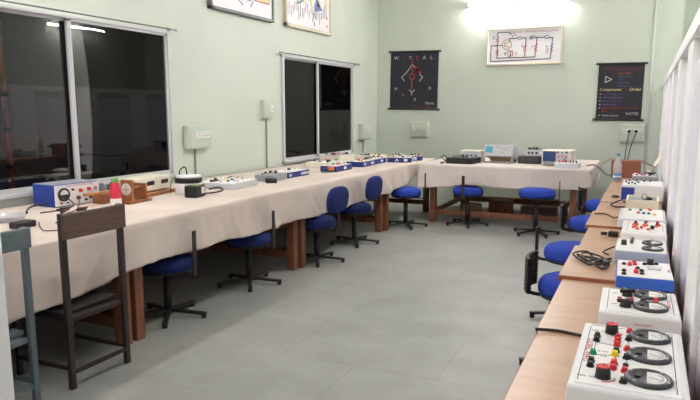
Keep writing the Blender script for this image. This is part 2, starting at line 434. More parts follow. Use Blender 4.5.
# --- hand painted circuit chart on the back wall
c = thing('wall_chart', 'white framed circuit chart under the tube light', 'wall chart', (-1.665, YB, 2.255), 0)
cw, ch = 1.05, 0.52
RT = RY(math.radians(0.4))
MB().box((0, -0.012, 0), (cw-0.03, 0.016, ch-0.03), M_PAPER).build('board', c)
fr = MB()
for sx in (-1, 1): fr.box((sx*(cw/2-0.012), -0.018, 0), (0.026, 0.036, ch), M_CREAMF, 0.004)
for sz in (-1, 1): fr.box((0, -0.018, sz*(ch/2-0.012)), (cw, 0.036, 0.026), M_CREAMF, 0.004)
fr.build('frame', c)
yy = -0.021
strokes('circuit_drawing', c, [
    [(-0.20, 0.20), (-0.37, 0.20), (-0.37, 0.14)], [(-0.37, 0.05), (-0.37, -0.155), (0.16, -0.155), (0.18, 0.10)],
    [(-0.46, -0.20), (0.37, -0.185), (0.39, 0.10), (0.34, 0.10)], [(-0.46, -0.20), (-0.46, 0.02), (-0.29, 0.02)],
    [(-0.20, 0.20), (-0.20, 0.17)], [(-0.20, 0.07), (-0.20, 0.11), (-0.08, 0.11)], [(-0.03, 0.11), (0.03, 0.11), (0.02, -0.155)],
    [(0.08, 0.11), (0.12, 0.11)], [(0.15, 0.11), (0.29, 0.11)], [(-0.18, -0.06), (-0.18, -0.13), (-0.20, -0.155)]], M_INK, yy, 0.012)
for ln_ in [zig(-0.37, 0.14, -0.37, 0.05), zig(0.02, 0.03, 0.015, -0.09), zig(0.172, 0.03, 0.165, -0.09), zig(-0.37, -0.03, -0.37, -0.12),
    [(-0.22, -0.11), (-0.22, -0.06), (-0.15, -0.06), (-0.15, -0.13), (-0.22, -0.13)]]: strokes('component_drawing', c, [ln_], M_INKR, yy-0.001, 0.011)
strokes('capacitor_drawing', c, [ring(-0.055, 0.11, 0.022), ring(0.10, 0.11, 0.022), ring(0.135, 0.12, 0.018), ring(0.31, 0.11, 0.024), zig(0.385, 0.02, 0.38, -0.09), [(-0.19, 0.19), (-0.15, 0.13)], [(-0.16, 0.19), (-0.10, 0.14)]], M_INKB, yy-0.002, 0.009)
strokes('transistor_drawing', c, [ring(-0.235, 0.03, 0.066, 20), [(-0.265, 0.065), (-0.265, -0.005)], [(-0.265, 0.04), (-0.205, 0.07)], [(-0.265, 0.02), (-0.205, -0.01)]], M_INKO, yy-0.003, 0.010)
text('lettering', 'CIRCUIT OF PHASE OSCILLATOR', 0.044, M_INKR, c, FT(0.14, yy-0.001, 0.195))
text('lettering', 'R', 0.06, M_INKB, c, FT(-0.425, yy-0.001, 0.13)); text('lettering', 'B', 0.055, M_INK, c, FT(-0.255, yy-0.001, -0.10)); text('lettering', 'C', 0.055, M_INK, c, FT(-0.10, yy-0.001, -0.10))
text('lettering', 'R', 0.05, M_INKB, c, FT(-0.02, yy-0.001, 0.0)); text('lettering', 'R', 0.05, M_INKB, c, FT(0.125, yy-0.001, -0.01)); text('lettering', 'OUT', 0.05, M_INK, c, FT(0.325, yy-0.001, -0.06) @ RZ(PI/2)); 

# --- black scroll charts
def scroll_chart(label, loc, w, h, lean):
    t = thing('scroll_chart', label, 'wall chart', loc)
    t.rotation_euler = (0, lean, 0)
    MB().box((0, -0.012, 0), (w, 0.004, h), M_BOARD).build('sheet', t)
    for s in (-1, 1): MB().cyl((-w/2-0.035, -0.0155, s*h/2), (w/2+0.035, -0.0155, s*h/2), 0.0135, M_BLACK, seg=12).build('rod', t)
    return t
t = scroll_chart('black scroll chart with a white diamond bridge drawing near the corner', (-3.29, YB-0.001, 1.81), 0.765, 0.86, 0.012)
yy = -0.0155
for i, chx in enumerate('WITCAL'): text('lettering', chx, 0.075, (M_CHW, M_CHM, M_CHW, M_CHR, M_CHW, M_CHW)[i], t, FT(-0.29+i*0.112, yy, 0.335))
for ln_ in [[(-0.15, 0.09), (-0.20, 0.05), (-0.15, -0.01)], [(0.09, 0.09), (0.14, 0.05), (0.09, -0.01)], [(-0.07, -0.14), (-0.03, -0.18), (0.02, -0.14)], [(-0.07, 0.19), (-0.03, 0.24), (0.02, 0.19)], [(-0.15, 0.09), (-0.07, 0.18)], [(-0.03, -0.18), (-0.03, -0.22)]]: strokes('bridge_drawing', t, [ln_], M_CHW, yy, 0.011)
strokes('red_drawing', t, [[(-0.03, 0.32), (-0.03, 0.22)], ring(-0.03, 0.06, 0.04, 10), [(-0.03, 0.10), (-0.03, 0.20)], [(-0.03, 0.02), (-0.03, -0.14)], [(0.03, 0.20), (0.09, 0.14)]], M_CHR, yy, 0.012)
q = MB()
for (x, z, a) in ((0.04, 0.17, -0.7), (0.07, 0.145, -0.7)): q.box((0, 0, 0), (0.10, 0.0016, 0.035), M_CHR, xf=T3(x, yy, z) @ RY(-a))
q.build('red_drawing', t)
text('lettering', 'M', 0.06, M_CHW, t, FT(-0.29, yy, -0.13)); text('lettering', 'D', 0.06, M_CHW, t, FT(0.26, yy, -0.12)); text('lettering', '1', 0.06, M_CHW, t, FT(-0.17, yy, -0.22)); text('lettering', 'K', 0.07, M_CHW, t, FT(0.03, yy, -0.29))
text('lettering', 'Name', 0.06, M_CHW, t, FT(0.26, yy, -0.34)); text('lettering', 'Circuit Diagram', 0.052, M_CHM, t, FT(0.13, yy, -0.39))
t = scroll_chart('black scroll chart with coloured notes above the plugged switch box', (-0.372, YB-0.001, 1.605), 0.57, 0.745, 0.008)
text('lettering', 'OPERATIONAL AMPLIFIER', 0.042, M_CHM, t, FT(0.0, yy, 0.30))
strokes('amplifier_drawing', t, [[(-0.19, 0.205), (-0.19, 0.125), (-0.11, 0.165), (-0.19, 0.205)]], M_CHW, yy, 0.011)
for i, (s, m) in enumerate((('Input offset', M_CHR), ('Output level', M_CHT), ('Gain', M_CHB), ('Slew rate', M_CHT), ('Bias current', M_CHB))):
    text('lettering', s, 0.034, m, t, FT(-0.03, yy, 0.245-i*0.042), align='LEFT')
text('lettering', 'Components', 0.052, M_INKY, t, FT(-0.255, yy, 0.03), align='LEFT'); text('lettering', 'Order', 0.058, M_INKY, t, FT(0.19, yy, 0.03))
for i, (s, m, z) in enumerate((('Ideal voltage gain', M_CHB, -0.03), ('Infinite bandwidth', M_CHP, -0.075), ('Zero output level', M_CHB, -0.12), ('Input current', M_CHP, -0.17), ('Characteristics for each measure', M_CHR, -0.215), ('Zero', M_CHR, -0.255), ('Output balance', M_CHW, -0.315))):
    text('lettering', s, 0.034, m, t, FT(-0.21, yy, z), align='LEFT')
strokes('bullet_marks', t, [[(-0.25, z), (-0.235, z)] for z in (-0.03, -0.075, -0.12, -0.17, -0.215, -0.315)], M_CHW, yy, 0.010)
text('lettering', 'NOTES', 0.05, M_CHW, t, FT(0.17, yy, -0.29))

# --- two painted boards high on the left wall
def board(label, y0, y1, z0, z1, fm, fw):
    t = thing('wall_chart', label, 'wall chart', (XL, (y0+y1)/2, (z0+z1)/2), LW)
    w, h = y1-y0, z1-z0
    MB().box((0, -0.02, 0), (w-0.02, 0.03, h-0.02), M_PAPER).build('board', t)
    f = MB()
    for s in (-1, 1):
        f.box((s*(w/2-fw/2), -0.025, 0), (fw, 0.05, h), fm, 0.004); f.box((0, -0.025, s*(h/2-fw/2)), (w, 0.05, fw), fm, 0.004)
    f.build('frame', t)
    return t
t = board('painted block diagram chart in a grey frame on the left wall nearer the door', 5.21, 6.36, 2.325, 3.1, M_GREYF, 0.03)
yy = -0.037
def rects(par, name, lst, m, y):
    q = MB()
    for (x, z, w, h) in lst: q.box((x, y, z), (w, 0.002, h), m)
    return q.build(name, par)
rects(t, 'pink_blocks', [(-0.05, -0.07, 0.30, 0.13), (-0.36, 0.12, 0.24, 0.14)], M_INKP, yy)
rects(t, 'yellow_blocks', [(0.34, -0.13, 0.28, 0.13), (0.0, 0.17, 0.22, 0.12)], M_INKY, yy)
strokes('block_outline', t, [[(-0.20, -0.0), (-0.20, -0.14), (0.10, -0.14), (0.10, 0.0)], [(0.20, -0.06), (0.20, -0.205), (0.49, -0.205), (0.49, -0.06)], [(0.10, -0.10), (0.20, -0.13)], [(-0.48, 0.2), (-0.48, 0.05), (-0.24, 0.05)]], M_INKR, yy-0.001, 0.012)
strokes('wiring_drawing', t, [[(-0.46, -0.15), (-0.34, -0.17), (-0.30, -0.10)], [(-0.30, -0.17), (-0.18, -0.19)], [(-0.02, -0.14), (-0.02, -0.21), (0.12, -0.22)], [(0.12, -0.28), (0.17, -0.22)], [(-0.42, -0.12), (-0.28, -0.13)], [(-0.10, -0.24), (-0.02, -0.28)]], M_INKB, yy-0.001, 0.014)
strokes('small_notes', t, [[(-0.10+0.03*i, -0.20-0.02*(i % 3)), (-0.085+0.03*i, -0.20-0.02*(i % 3))] for i in range(7)], M_INKY, yy-0.001, 0.012)
t = board('painted pin diagram chart in a cream frame above the far window', 6.63, 7.80, 2.325, 3.1, M_CREAMF, 0.04)
for x in (-0.22, -0.02, 0.18, 0.38): rects(t, 'yellow_stripe', [(x+0.06, 0.13, 0.05, 0.40)], M_INKY, yy)
ln = []
for i in range(22):
    x = -0.5+i*0.045; a = random.uniform(-0.05, 0.08); ln.append([(x, a-0.10), (x+random.uniform(-0.012, 0.012), a-0.10-random.uniform(0.08, 0.17))])
strokes('pin_lines', t, ln, M_INK, yy, 0.007)
strokes('teal_drawing', t, [[(-0.33, 0.02), (-0.20, -0.06), (-0.30, -0.10), (-0.33, 0.02)], [(-0.20, 0.25), (-0.17, -0.06)], [(-0.44, 0.02), (-0.36, 0.0)]], M_INKT, yy-0.001, 0.02)
q = MB(); q.prism([(0.16, 0.05), (0.34, -0.10), (0.14, -0.14)], -0.001, 0.001, M_INKB, xf=T3(0, yy, 0) @ RX(PI/2)); q.build('blue_triangle', t)
strokes('dark_marks', t, [[(0.05, 0.2), (0.05, 0.06)], [(0.10, -0.16), (0.08, -0.26)], [(0.14, -0.16), (0.14, -0.22)], [(0.12, -0.27), (0.12, -0.31)], [(-0.02, -0.02), (0.07, 0.02)]], M_INK, yy-0.001, 0.016)
strokes('red_dots', t, [[(0.47, -0.17), (0.47, -0.19)], [(0.47, -0.27), (0.47, -0.29)]], M_INKR, yy-0.001, 0.022)

# ------------------------------------------------------------------ tables and cloths
TZ = 0.709
def table(label, x0, x1, y0, y1, legs, group='wooden lab tables', footrest=None, inx=0.032):
    t = thing('lab_table', label, 'table', ((x0+x1)/2, (y0+y1)/2, 0), 0)
    w, d = x1-x0, y1-y0
    MB().box((0, 0, TZ-0.018), (w, d, 0.036), M_WOOD, 0.004).build('tabletop', t)
    ap = MB()
    i = 0.05
    for s in (-1, 1):
        ap.box((0, s*(d/2-i), TZ-0.036-0.04), (w-0.10, 0.025, 0.08), M_WOOD, 0.002); ap.box((s*(w/2-i), 0, TZ-0.036-0.04), (0.025, d-0.10, 0.08), M_WOOD, 0.002)
    ap.build('apron', t)
    for sx in (-1, 1):
        for sy in (-1, 1):
            MB().box((sx*(w/2-inx), sy*(d/2-0.05), (TZ-0.036)/2), (0.07, 0.07, TZ-0.036), M_WOOD, 0.004).build('leg', t)
    for sy in (-1, 1): MB().box((0, sy*(d/2-0.05), 0.13), (w-2*inx-0.07, 0.035, 0.06), M_WOOD, 0.003).build('stretcher', t)
    if footrest == 'y': MB().box((-w/2+0.30, 0, 0.13), (0.05, d-0.10, 0.06), M_WOOD, 0.003).build('stretcher', t)
    if footrest == 'x':
        for sx in (-1, 1): MB().box((sx*(w/2-inx), 0, 0.13), (0.035, d-0.18, 0.06), M_WOOD, 0.003).build('stretcher', t)
    if footrest == 'x': MB().box((0, d/2-0.14, 0.13), (w-0.10, 0.05, 0.07), M_WOOD, 0.003).build('stretcher', t)
    return t
LX0, LX1 = -3.86, -2.63
table('wooden table of the left row nearest the door, behind the two chairs', LX0, -2.68, 1.10, 2.771, 4, footrest='y')
table('wooden table of the left row under the cream display unit', LX0, -2.68, 2.779, 4.756, 4, footrest='y')
table('wooden table of the left row under the flat grey box', LX0, -2.66, 4.764, 6.686, 4, footrest='y')
table('wooden table of the left row in the back corner', LX0, LX1, 6.694, 8.30, 4, footrest='y')
table('wooden table along the back wall carrying the oscilloscopes', -2.50, -0.55, 7.50, 9.02, 4, footrest='x', inx=0.16)  # depth stretched towards the wall so the wall below falls in shade

def interp(tab, u):
    for (a, va), (b, vb) in zip(tab, tab[1:]):
        if u <= b:
            t = max(0, (u-a)/(b-a)); return va+(vb-va)*t
    return tab[-1][1]
def nz(x, y, z=0): return noise.noise(Vector((x, y, z)))
CT = 0.7125     # mid plane of the cloth sheet on the tables
def cloth(name, label, u0, u1, vback, vfront, hem, axis, seed, group, endleft=None, endright=None, back=False):
    # u runs along the table, v runs from the wall to the front edge, then down the front
    n = int((u1-u0)/0.022); q = bmesh.new(); rows = []
    nv_top, nv_d = 14, 18
    for i in range(n+1):
        u = u0+(u1-u0)*i/n; row = []
        hz = interp(hem, u)
        vf = interp(vfront, u) if isinstance(vfront, list) else vfront
        for j in range(nv_top+1):
            f = j/nv_top; v = vback+(vf-vback)*f
            row.append((u, v, CT))
        sg = 1 if vf > vback else -1
        for j in range(1, nv_d+1):
            f = j/nv_d; z = CT-(CT-hz)*f
            rg = noise.ridged_multi_fractal(Vector((u*1.9+z*1.3*math.sin(u*0.9+seed), seed, z*0.7)), 0.9, 2.1, 3, 1.0, 2.0)
            fold = math.sin(u*9+4*nz(u*0.9, z*0.8, seed+1))*(0.4+abs(nz(u*0.7, seed, 8)))
            out = 0.007+0.010*f+(f**0.6)*(0.055*(rg-0.95)+0.024*fold)*(0.35+0.65*f)+0.004*nz(u*7, z*7, seed)*min(1, 3*f)
            out = max(out, 0.004)
            if j == 1: z = CT-0.008; out = 0.005
            row.append((u+0.012*f*nz(u*2, z*3, seed+9), vf+sg*out, z+0.022*f*nz(u*2.6, seed, 2)))
        rows.append(row)
    def P(p): return (p[1], p[0], p[2]) if axis == 'y' else (p[0], p[1], p[2])
    V = [[q.verts.new(P(p)) for p in r] for r in rows]
    for a, b in zip(V, V[1:]):
        for j in range(len(a)-1): f = q.faces.new((a[j], a[j+1], b[j+1], b[j])); f.smooth = True
    def side(row, drop, sgn):
        # hang the end of the top sheet down the table end
        base = [p for p in row[:nv_top+2]]; prev = base; pv = V[0] if sgn < 0 else V[-1]; pv = pv[:nv_top+2]
        for k in range(1, 7):
            f = k/6; cur = []
            for j, vtx in enumerate(base):
                dz = drop(j/(len(base)-1))*f
                z = max(0.3, CT-dz)
                cur.append(q.verts.new(P((vtx[0]+sgn*(0.006+0.025*f*(0.6+nz(j*0.5, k*0.2, seed))), vtx[1], z))))
            for j in range(len(base)-1): fc = q.faces.new((pv[j], pv[j+1], cur[j+1], cur[j])); fc.smooth = True
            pv = cur
    if endleft: side(rows[0], endleft, -1)
    if endright: side(rows[-1], endright, 1)
    bmesh.ops.recalc_face_normals(q, faces=q.faces)
    me = bpy.data.meshes.new(name); q.to_mesh(me); q.free(); me.materials.append(M_CLOTH if axis == 'y' else M_CLOTH2)
    o = bpy.data.objects.new(name, me); COL.objects.link(o)
    sm = o.modifiers.new('thickness', 'SOLIDIFY'); sm.thickness = 0.003; sm.offset = 0
    return tag(o, label, 'tablecloth')
hemL = [(1.0, 0.36), (1.96, 0.38), (2.14, 0.395), (2.43, 0.412), (2.66, 0.438), (2.84, 0.456), (3.32, 0.464), (3.73, 0.45), (4.09, 0.435), (4.53, 0.44), (5.19, 0.425), (5.69, 0.43), (6.84, 0.45), (7.20, 0.49), (7.60, 0.55), (8.03, 0.62), (8.42, 0.70)]
cloth('tablecloth', 'long cream cloth draped over the left row of tables', 1.02, 8.42, -3.875, [(1.0, -2.672), (4.2, -2.672), (4.9, -2.650), (7.0, -2.618), (8.42, -2.605)], hemL, 'y', 3.0, None)
hemB = [(-2.52, 0.43), (-2.36, 0.44), (-2.11, 0.455), (-1.95, 0.488), (-1.70, 0.488), (-1.46, 0.46), (-1.15, 0.48), (-0.88, 0.475), (-0.66, 0.49), (-0.60, 0.50), (-0.53, 0.53)]
cloth('tablecloth', 'off-white cloth draped over the back wall table', -2.515, -0.535, 9.04, 7.475, hemB, 'x', 11.0, None,
      endleft=lambda f: 0.27, endright=lambda f: 0.16+0.05*math.sin(f*9))
TOP = CT+0.0016+0.0005

# ------------------------------------------------------------------ right hand benches
def desk(label, y0, y1, z, xl):
    xr = 0.122
    t = thing('bench_desk', label, 'desk', ((xl+xr)/2, (y0+y1)/2, 0))
    w, d = xr-xl, y1-y0-0.006
    MB().box((0, 0, z-0.0125), (w, d, 0.023), M_DESK, 0.002).build('desktop', t)
    e = MB()
    for s in (-1, 1): e.box((0, s*(d/2-0.0005), z-0.0135), (w-0.004, 0.004, 0.020), M_EDGE)
    e.box((-w/2+0.0005, 0, z-0.0135), (0.004, d-0.004, 0.020), M_EDGE)
    e.build('edge_band', t)
    for s in (-1, 1): MB().box((0.08, s*(d/2-0.02), (z-0.024)/2), (0.22, 0.02, z-0.024), M_DESK, 0.002).build('side_panel', t)
    MB().box((w/2-0.012, 0, z-0.20), (0.016, d-0.06, 0.34), M_DESK, 0.002).build('back_panel', t)
    return t
DZ = [0.715, 0.715, 0.729, 0.717, 0.729, 0.717, 0.720, 0.720, 0.720]
DY = [(1.27, 1.898), (1.90, 2.545), (2.547, 3.163), (3.165, 3.77), (3.772, 4.33), (4.332, 4.86), (4.862, 5.483), (5.485, 6.105), (6.107, 6.98)]
DXL = [-0.256, -0.262, -0.277, -0.263, -0.282, -0.272, -0.274, -0.268, -0.262]
DL = ['tan bench desk nearest the camera under the big three-meter kit', 'tan bench desk between the nearest desk and the cable bundle', 'tan bench desk under the tangled black cable and the blue kit',
      'tan bench desk under the orange-socket kit', 'tan bench desk under the pale kit with coloured sockets', 'tan bench desk under the cream tray box',
      'tan bench desk in front of the blue-label box', 'tan bench desk under the blue-label box', 'tan bench desk at the far end under the water bottle']
for l, (a, b), z, xl in zip(DL, DY, DZ, DXL): desk(l, a, b, z, xl)

# ------------------------------------------------------------------ stools
def make_stool(seat_top, kind, label, loc, rz, bar_top, fabric, rad=0.178):
    t = thing('swivel_stool', label, 'stool', (loc[0], loc[1], 0), rz)
    for k in range(5):
        a = 2*PI*k/5+0.3; l = MB()
        l.box((0.135, 0, 0.047), (0.25, 0.034, 0.018), M_BLKMET, 0.004, xf=RZ(a) @ T3(0, 0, 0) @ RY(0.07))
        l.cyl((0.245, 0, 0.0), (0.245, 0, 0.025), 0.016, M_BLACK, seg=10, xf=RZ(a))
        l.build('leg', t)
    MB().cyl((0, 0, 0.04), (0, 0, seat_top*0.62), 0.026, M_BLKMET, seg=16).cyl((0, 0, seat_top*0.6), (0, 0, seat_top-0.12), 0.017, M_BLKMET, seg=16).build('column', t)
    MB().cyl((0, 0, seat_top-0.128), (0, 0, seat_top-0.106), 0.07, M_BLKMET, 0.10, seg=20).cyl((0, 0, seat_top-0.108), (0, 0, seat_top-0.094), rad-0.008, M_BLACK, seg=28).build('seat_plate', t)
    h = 0.098
    MB().lathe([(rad-0.014, -h+0.002), (rad-0.001, -h+0.014), (rad+0.002, -h*0.6), (rad-0.003, -0.034), (rad-0.018, -0.014), (rad-0.05, -0.003), (rad*0.4, 0.001), (0.01, 0.002)], fabric, (0, 0, seat_top), seg=36).build('seat', t)
    bx = 0.235
    zb = seat_top-0.116
    if kind == 'bar':
        MB().box((bx/2+0.02, 0, zb), (bx-0.03, 0.034, 0.008), M_BRNMET, 0.002).build('back_arm', t)
        MB().box((bx, 0, (zb-0.004+bar_top)/2), (0.009, 0.036, bar_top-zb+0.008), M_BRNMET, 0.003).build('back_bar', t)
    elif kind == 'pad':
        MB().box((bx/2+0.0, 0, zb), (bx-0.04, 0.034, 0.008), M_BRNMET, 0.002).build('back_arm', t)
        MB().tube([(bx-0.05, 0, zb), (bx-0.01, 0, zb+0.03), (bx+0.0, 0, zb+0.09), (bx-0.01, 0, bar_top-0.20)], 0.011, M_BRNMET).build('back_bar', t)
        xf = T3(bx-0.008, 0, bar_top-0.122) @ RY(PI/2+0.1)
        MB().lathe([(0.098, -0.028), (0.118, -0.016), (0.121, 0.004), (0.112, 0.020), (0.08, 0.028), (0.01, 0.031)], fabric, seg=40, xf=xf, sx=1.0, sy=1.40, sq=0.72).build('backrest', t)
    else:
        MB().tube([(0.05, 0, zb), (bx-0.04, 0, zb), (bx-0.005, 0, zb+0.02), (bx, 0, zb+0.07), (bx, 0, bar_top)], 0.011, M_BLKMET).build('back_bar', t)
        if kind == 'shell':
            s = MB(); H = 0.165; z0 = seat_top-0.09
            for i in range(9):
                z = z0+0.012+i*H/8
                arc = [(bx-0.028+0.05*math.cos(p)-0.02, 0.13*math.sin(p), z) for p in [(-1.1+2.2*k/8) for k in range(9)]]
                s.tube(arc, 0.013, M_BLACK, seg=8, sub=2)
            s.build('backrest', t)
    return t
S = make_stool
S(0.425, 'bar', 'stool with a bare back bar tucked under the left table nearest the wooden chair', (-2.83, 3.25), 0.0, 0.598, M_BLUEF_SHADE)
S(0.425, 'bar', 'stool with a bare back bar under the left cloth, second past the wooden chair', (-2.80, 4.17), 0.0, 0.60, M_BLUEF_SHADE)
S(0.415, 'pad', 'nearer of the two stools with an oval blue backrest', (-2.67, 5.08), -0.10, 0.70, M_BLUEF_SHADE)
S(0.425, 'pad', 'farther of the two stools with an oval blue backrest', (-2.69, 5.95), -0.06, 0.71, M_BLUEF_SHADE)
S(0.462, 'bar', 'blue stool in the corner between the left row and the back table', (-2.54, 7.10), 0.0, 0.64, M_BLUEF)
S(0.463, 'bar', 'blue stool with its back bar in front, under the left half of the back table', (-1.90, 7.50), -PI/2, 0.61, M_BLUEF)
S(0.51, 'bar', 'blue stool standing free before the right half of the back table', (-1.06, 7.24), 0.0, 0.60, M_BLUEF, 0.195)
S(0.50, 'shell', 'blue stool with a black shell back beside the cable bundle, nearest at the bench', (-0.30, 3.46), PI, 0.58, M_BLUEF)
S(0.50, 'rod', 'blue stool with only a bent back tube, second along the bench', (-0.385, 4.32), PI, 0.60, M_BLUEF, 0.185)
S(0.50, 'shell', 'blue stool with a black shell back, third along the bench', (-0.365, 5.50), PI, 0.62, M_BLUEF)
S(0.50, 'shell', 'blue stool with a black shell back at the far end of the bench', (-0.335, 6.62), PI, 0.62, M_BLUEF)

# ------------------------------------------------------------------ chairs at the left
def chair(label, x, y0, y1, m, backm, top, bh, seat_z, ztop_wood=True):
    # faces -X; back posts at x, y0..y1
    t = thing('metal_frame_chair', label, 'chair', (x, (y0+y1)/2, 0)); w = y1-y0; d = 0.39
    for s in (-1, 1):
        MB().box((0, s*(w/2-0.016), top/2), (0.026, 0.030, top), m, 0.003).build('rear_leg', t)
        MB().box((-d, s*(w/2-0.03), seat_z/2-0.01), (0.026, 0.026, seat_z-0.02), m, 0.003).build('front_leg', t)
        MB().box((-d/2, s*(w/2-0.02), 0.10), (d-0.03, 0.018, 0.018), m, 0.002).build('side_rail', t)
    MB().box((-d/2-0.02, 0, seat_z-0.012), (d-0.06, w-0.03, 0.022), M_BLACK if m is M_BRNMET else m, 0.005).build('seat', t)
    MB().box((-d/2, 0, seat_z-0.037), (d+0.0, w-0.07, 0.025), m, 0.003).build('seat_frame', t)
    MB().box((0.0, 0, 0.082), (0.018, w-0.06, 0.02), m, 0.002).build('cross_rail', t)
    n = MB(); n.box((0.022, 0, top-bh/2), (0.018, w, bh), backm, 0.006); n.build('backrest', t)
    return t
chair('dark chair with a brown wooden backrest board pushed up to the cloth', -2.495, 2.135, 2.535, M_BRNMET, M_BACKW, 0.877, 0.125, 0.383)
chair('blue-grey metal chair beside the white door post', -2.54, 1.60, 1.995, M_GREYMET, M_GREYMET, 0.838, 0.095, 0.345)

# ------------------------------------------------------------------ instruments
def knob(par, x, y, z, r, h, m=M_BLACK, cap=None, name='knob'):
    k = MB().cyl((x, y, z), (x, y, z+h), r*1.06, m, r*0.9, seg=18)
    if cap: k.cyl((x, y, z+h), (x, y, z+h+0.002), r*0.86, cap, seg=18)
    k.box((x, y+r*0.5, z+h+0.0015), (r*0.18, r*0.8, 0.002), M_WHITEP if not cap else M_BLACK)
    return k.build(name, par)
def jack(par, x, y, z, m, r=0.0068, h=0.012):
    MB().cyl((x, y, z), (x, y, z+0.004), r*1.25, m, seg=14).cyl((x, y, z+0.004), (x, y, z+h), r, m, r*0.85, seg=14).build('terminal', par)
def meter(par, x, y, z, r=0.047):
    b = MB().lathe([(r, 0), (r, 0.006), (r*0.95, 0.009), (r*0.80, 0.009), (r*0.76, 0.006), (0.002, 0.006)], M_MET, (x, y, z), seg=32)
    b.cyl((x-r*0.45, y, z+0.006), (x-r*0.45, y, z+0.010), r*0.14, M_BLACK, seg=12)
    for a in (2.6, 0.9, -2.3, -0.5): b.cyl((x+r*0.87*math.cos(a), y+r*0.87*math.sin(a), z+0.008), (x+r*0.87*math.cos(a), y+r*0.87*math.sin(a), z+0.0105), r*0.075, M_SILVER, seg=8)
    mo = b.build('meter', par)
    poly = [(x-r*0.08, y-r*0.66)]+[(x+r*0.72*math.cos(a), y+r*0.72*math.sin(a)) for a in [(-1.05+2.1*i/12) for i in range(13)]]+[(x-r*0.08, y+r*0.66)]
    MB().prism(poly, z+0.006, z+0.0075, M_DIAL).build('dial', mo)
    n = MB(); n.box((0, 0, 0), (r*0.62, 0.0012, 0.0008), M_GREYC, xf=T3(x+r*0.3, y-r*0.12, z+0.0081) @ RZ(-0.45))
    for i in range(9):
        a = -0.8+1.6*i/8; n.box((0, 0, 0), (r*0.09, 0.0012, 0.0006), M_GREYC, xf=T3(x+r*0.58*math.cos(a), y+r*0.58*math.sin(a), z+0.0079) @ RZ(a))
    n.build('needle', mo)
def case(label, loc, w, d, h, m, rz=0, name='trainer_kit', cat='instrument', taper=0.97, panel=M_PANEL, inset=0.014, feet=True):
    t = thing(name, label, cat, loc, rz)
    b = MB(); b.box((0, 0, h/2+0.002), (w/taper if taper < 1 else w, d/taper if taper < 1 else d, h-0.004), m, 0.006, taper=taper)
    b.build('case', t)
    f = MB()
    for sx in (-1, 1):
        for sy in (-1, 1): f.cyl((sx*(w/2-0.02), sy*(d/2-0.02), 0), (sx*(w/2-0.02), sy*(d/2-0.02), 0.006), 0.007, M_BLACK, seg=8)
    f.build('foot', t)
    if panel:
        MB().box((0, 0, h+0.001), (w-2*inset, d-2*inset, 0.003), panel, 0.001).build('panel', t)
    return t
def pline(par, name, segs, m, z, wd=0.002):
    q = MB()
    for (a, b) in segs:
        d = Vector((b[0]-a[0], b[1]-a[1], 0)); ang = math.atan2(d.y, d.x)
        q.box((0, 0, 0), (d.length, wd, 0.0006), m, xf=T3((a[0]+b[0])/2, (a[1]+b[1])/2, z) @ RZ(ang))
    return q.build(name, par)
def tr(pts, f, c): return [(x*f-c[0], y*f-c[1]) for x, y in pts]

# 1: the nearest, three meters
h = 0.081; zt = h+0.0025
t = case('large white kit with three round meters, nearest on the bench', (-0.003, 1.56, DZ[0]), 0.232, 0.436, h, M_WHITEP)
f, c = 1.008, (-0.003, 1.56)
for x, y in tr([(.039, 1.69), (.037, 1.553), (.036, 1.412)], f, c): meter(t, x, y, zt, 0.0475)
for x, y in tr([(-.049, 1.691), (-.052, 1.39)], f, c): knob(t, x, y, zt, 0.0155, 0.024, M_BLACK, M_RED)
for x, y in tr([(-.08, 1.648), (-.08, 1.617), (-.081, 1.47), (-.081, 1.442), (-.033, 1.557), (-.01, 1.523), (-.012, 1.378), (-.009, 1.653)], f, c): jack(t, x, y, zt, M_BLACK, 0.0068)
jack(t, *tr([(-.01, 1.478)], f, c)[0], zt, M_BLACK, 0.005, 0.006)
for x, y in tr([(-.008, 1.713), (-.033, 1.655), (-.033, 1.628), (-.033, 1.600), (-.01, 1.577), (-.034, 1.477), (-.035, 1.446), (-.011, 1.439)], f, c): jack(t, x, y, zt, M_RED, 0.0068)
jack(t, *tr([(-.081, 1.523)], f, c)[0], zt, M_GRN, 0.0068); jack(t, *tr([(-.035, 1.532)], f, c)[0], zt, M_YEL, 0.0072)
pline(t, 'printed_line', [((-0.098, 0.18), (-0.098, -0.19)), ((-0.098, 0.192), (0.095, 0.192)), ((0.092, 0.185), (0.092, -0.185)),
    ((-0.075, 0.06), (-0.03, 0.05)), ((-0.078, 0.07), (-0.078, -0.02)), ((-0.078, -0.03), (-0.03, -0.015)), ((-0.07, -0.09), (-0.03, -0.07)), ((-0.03, 0.10), (-0.03, -0.12)), ((-0.006, 0.15), (-0.006, 0.04)), ((-0.006, 0.0), (-0.006, -0.16))], M_DARKLINE, zt+0.0004, 0.0016)
text('lettering', 'CHARACTERISTICS', 0.019, M_PRED, t, T3(-0.089, 0.0, zt) @ RZ(PI/2), 0.0004)
text('lettering', 'MIN  MAX', 0.010, M_DARKLINE, t, T3(-0.072, 0.15, zt), 0.0004); text('lettering', 'MIN  MAX', 0.010, M_DARKLINE, t, T3(-0.078, -0.165, zt), 0.0004)
text('lettering', '0-10V', 0.010, M_DARKLINE, t, T3(-0.058, 0.0, zt), 0.0004); text('lettering', 'mA', 0.010, M_DARKLINE, t, T3(-0.055, -0.03, zt), 0.0004)
q = MB()
for (x, y) in ((-0.05+0.004, 0.145), (-0.049, -0.16)): q.tube([(x+0.024*math.cos(a), y+0.024*math.sin(a), zt+0.0008) for a in (-1.6, -1.0, -0.4, 0.2)], 0.0011, M_PRED, seg=6)
q.build('printed_arc', t)
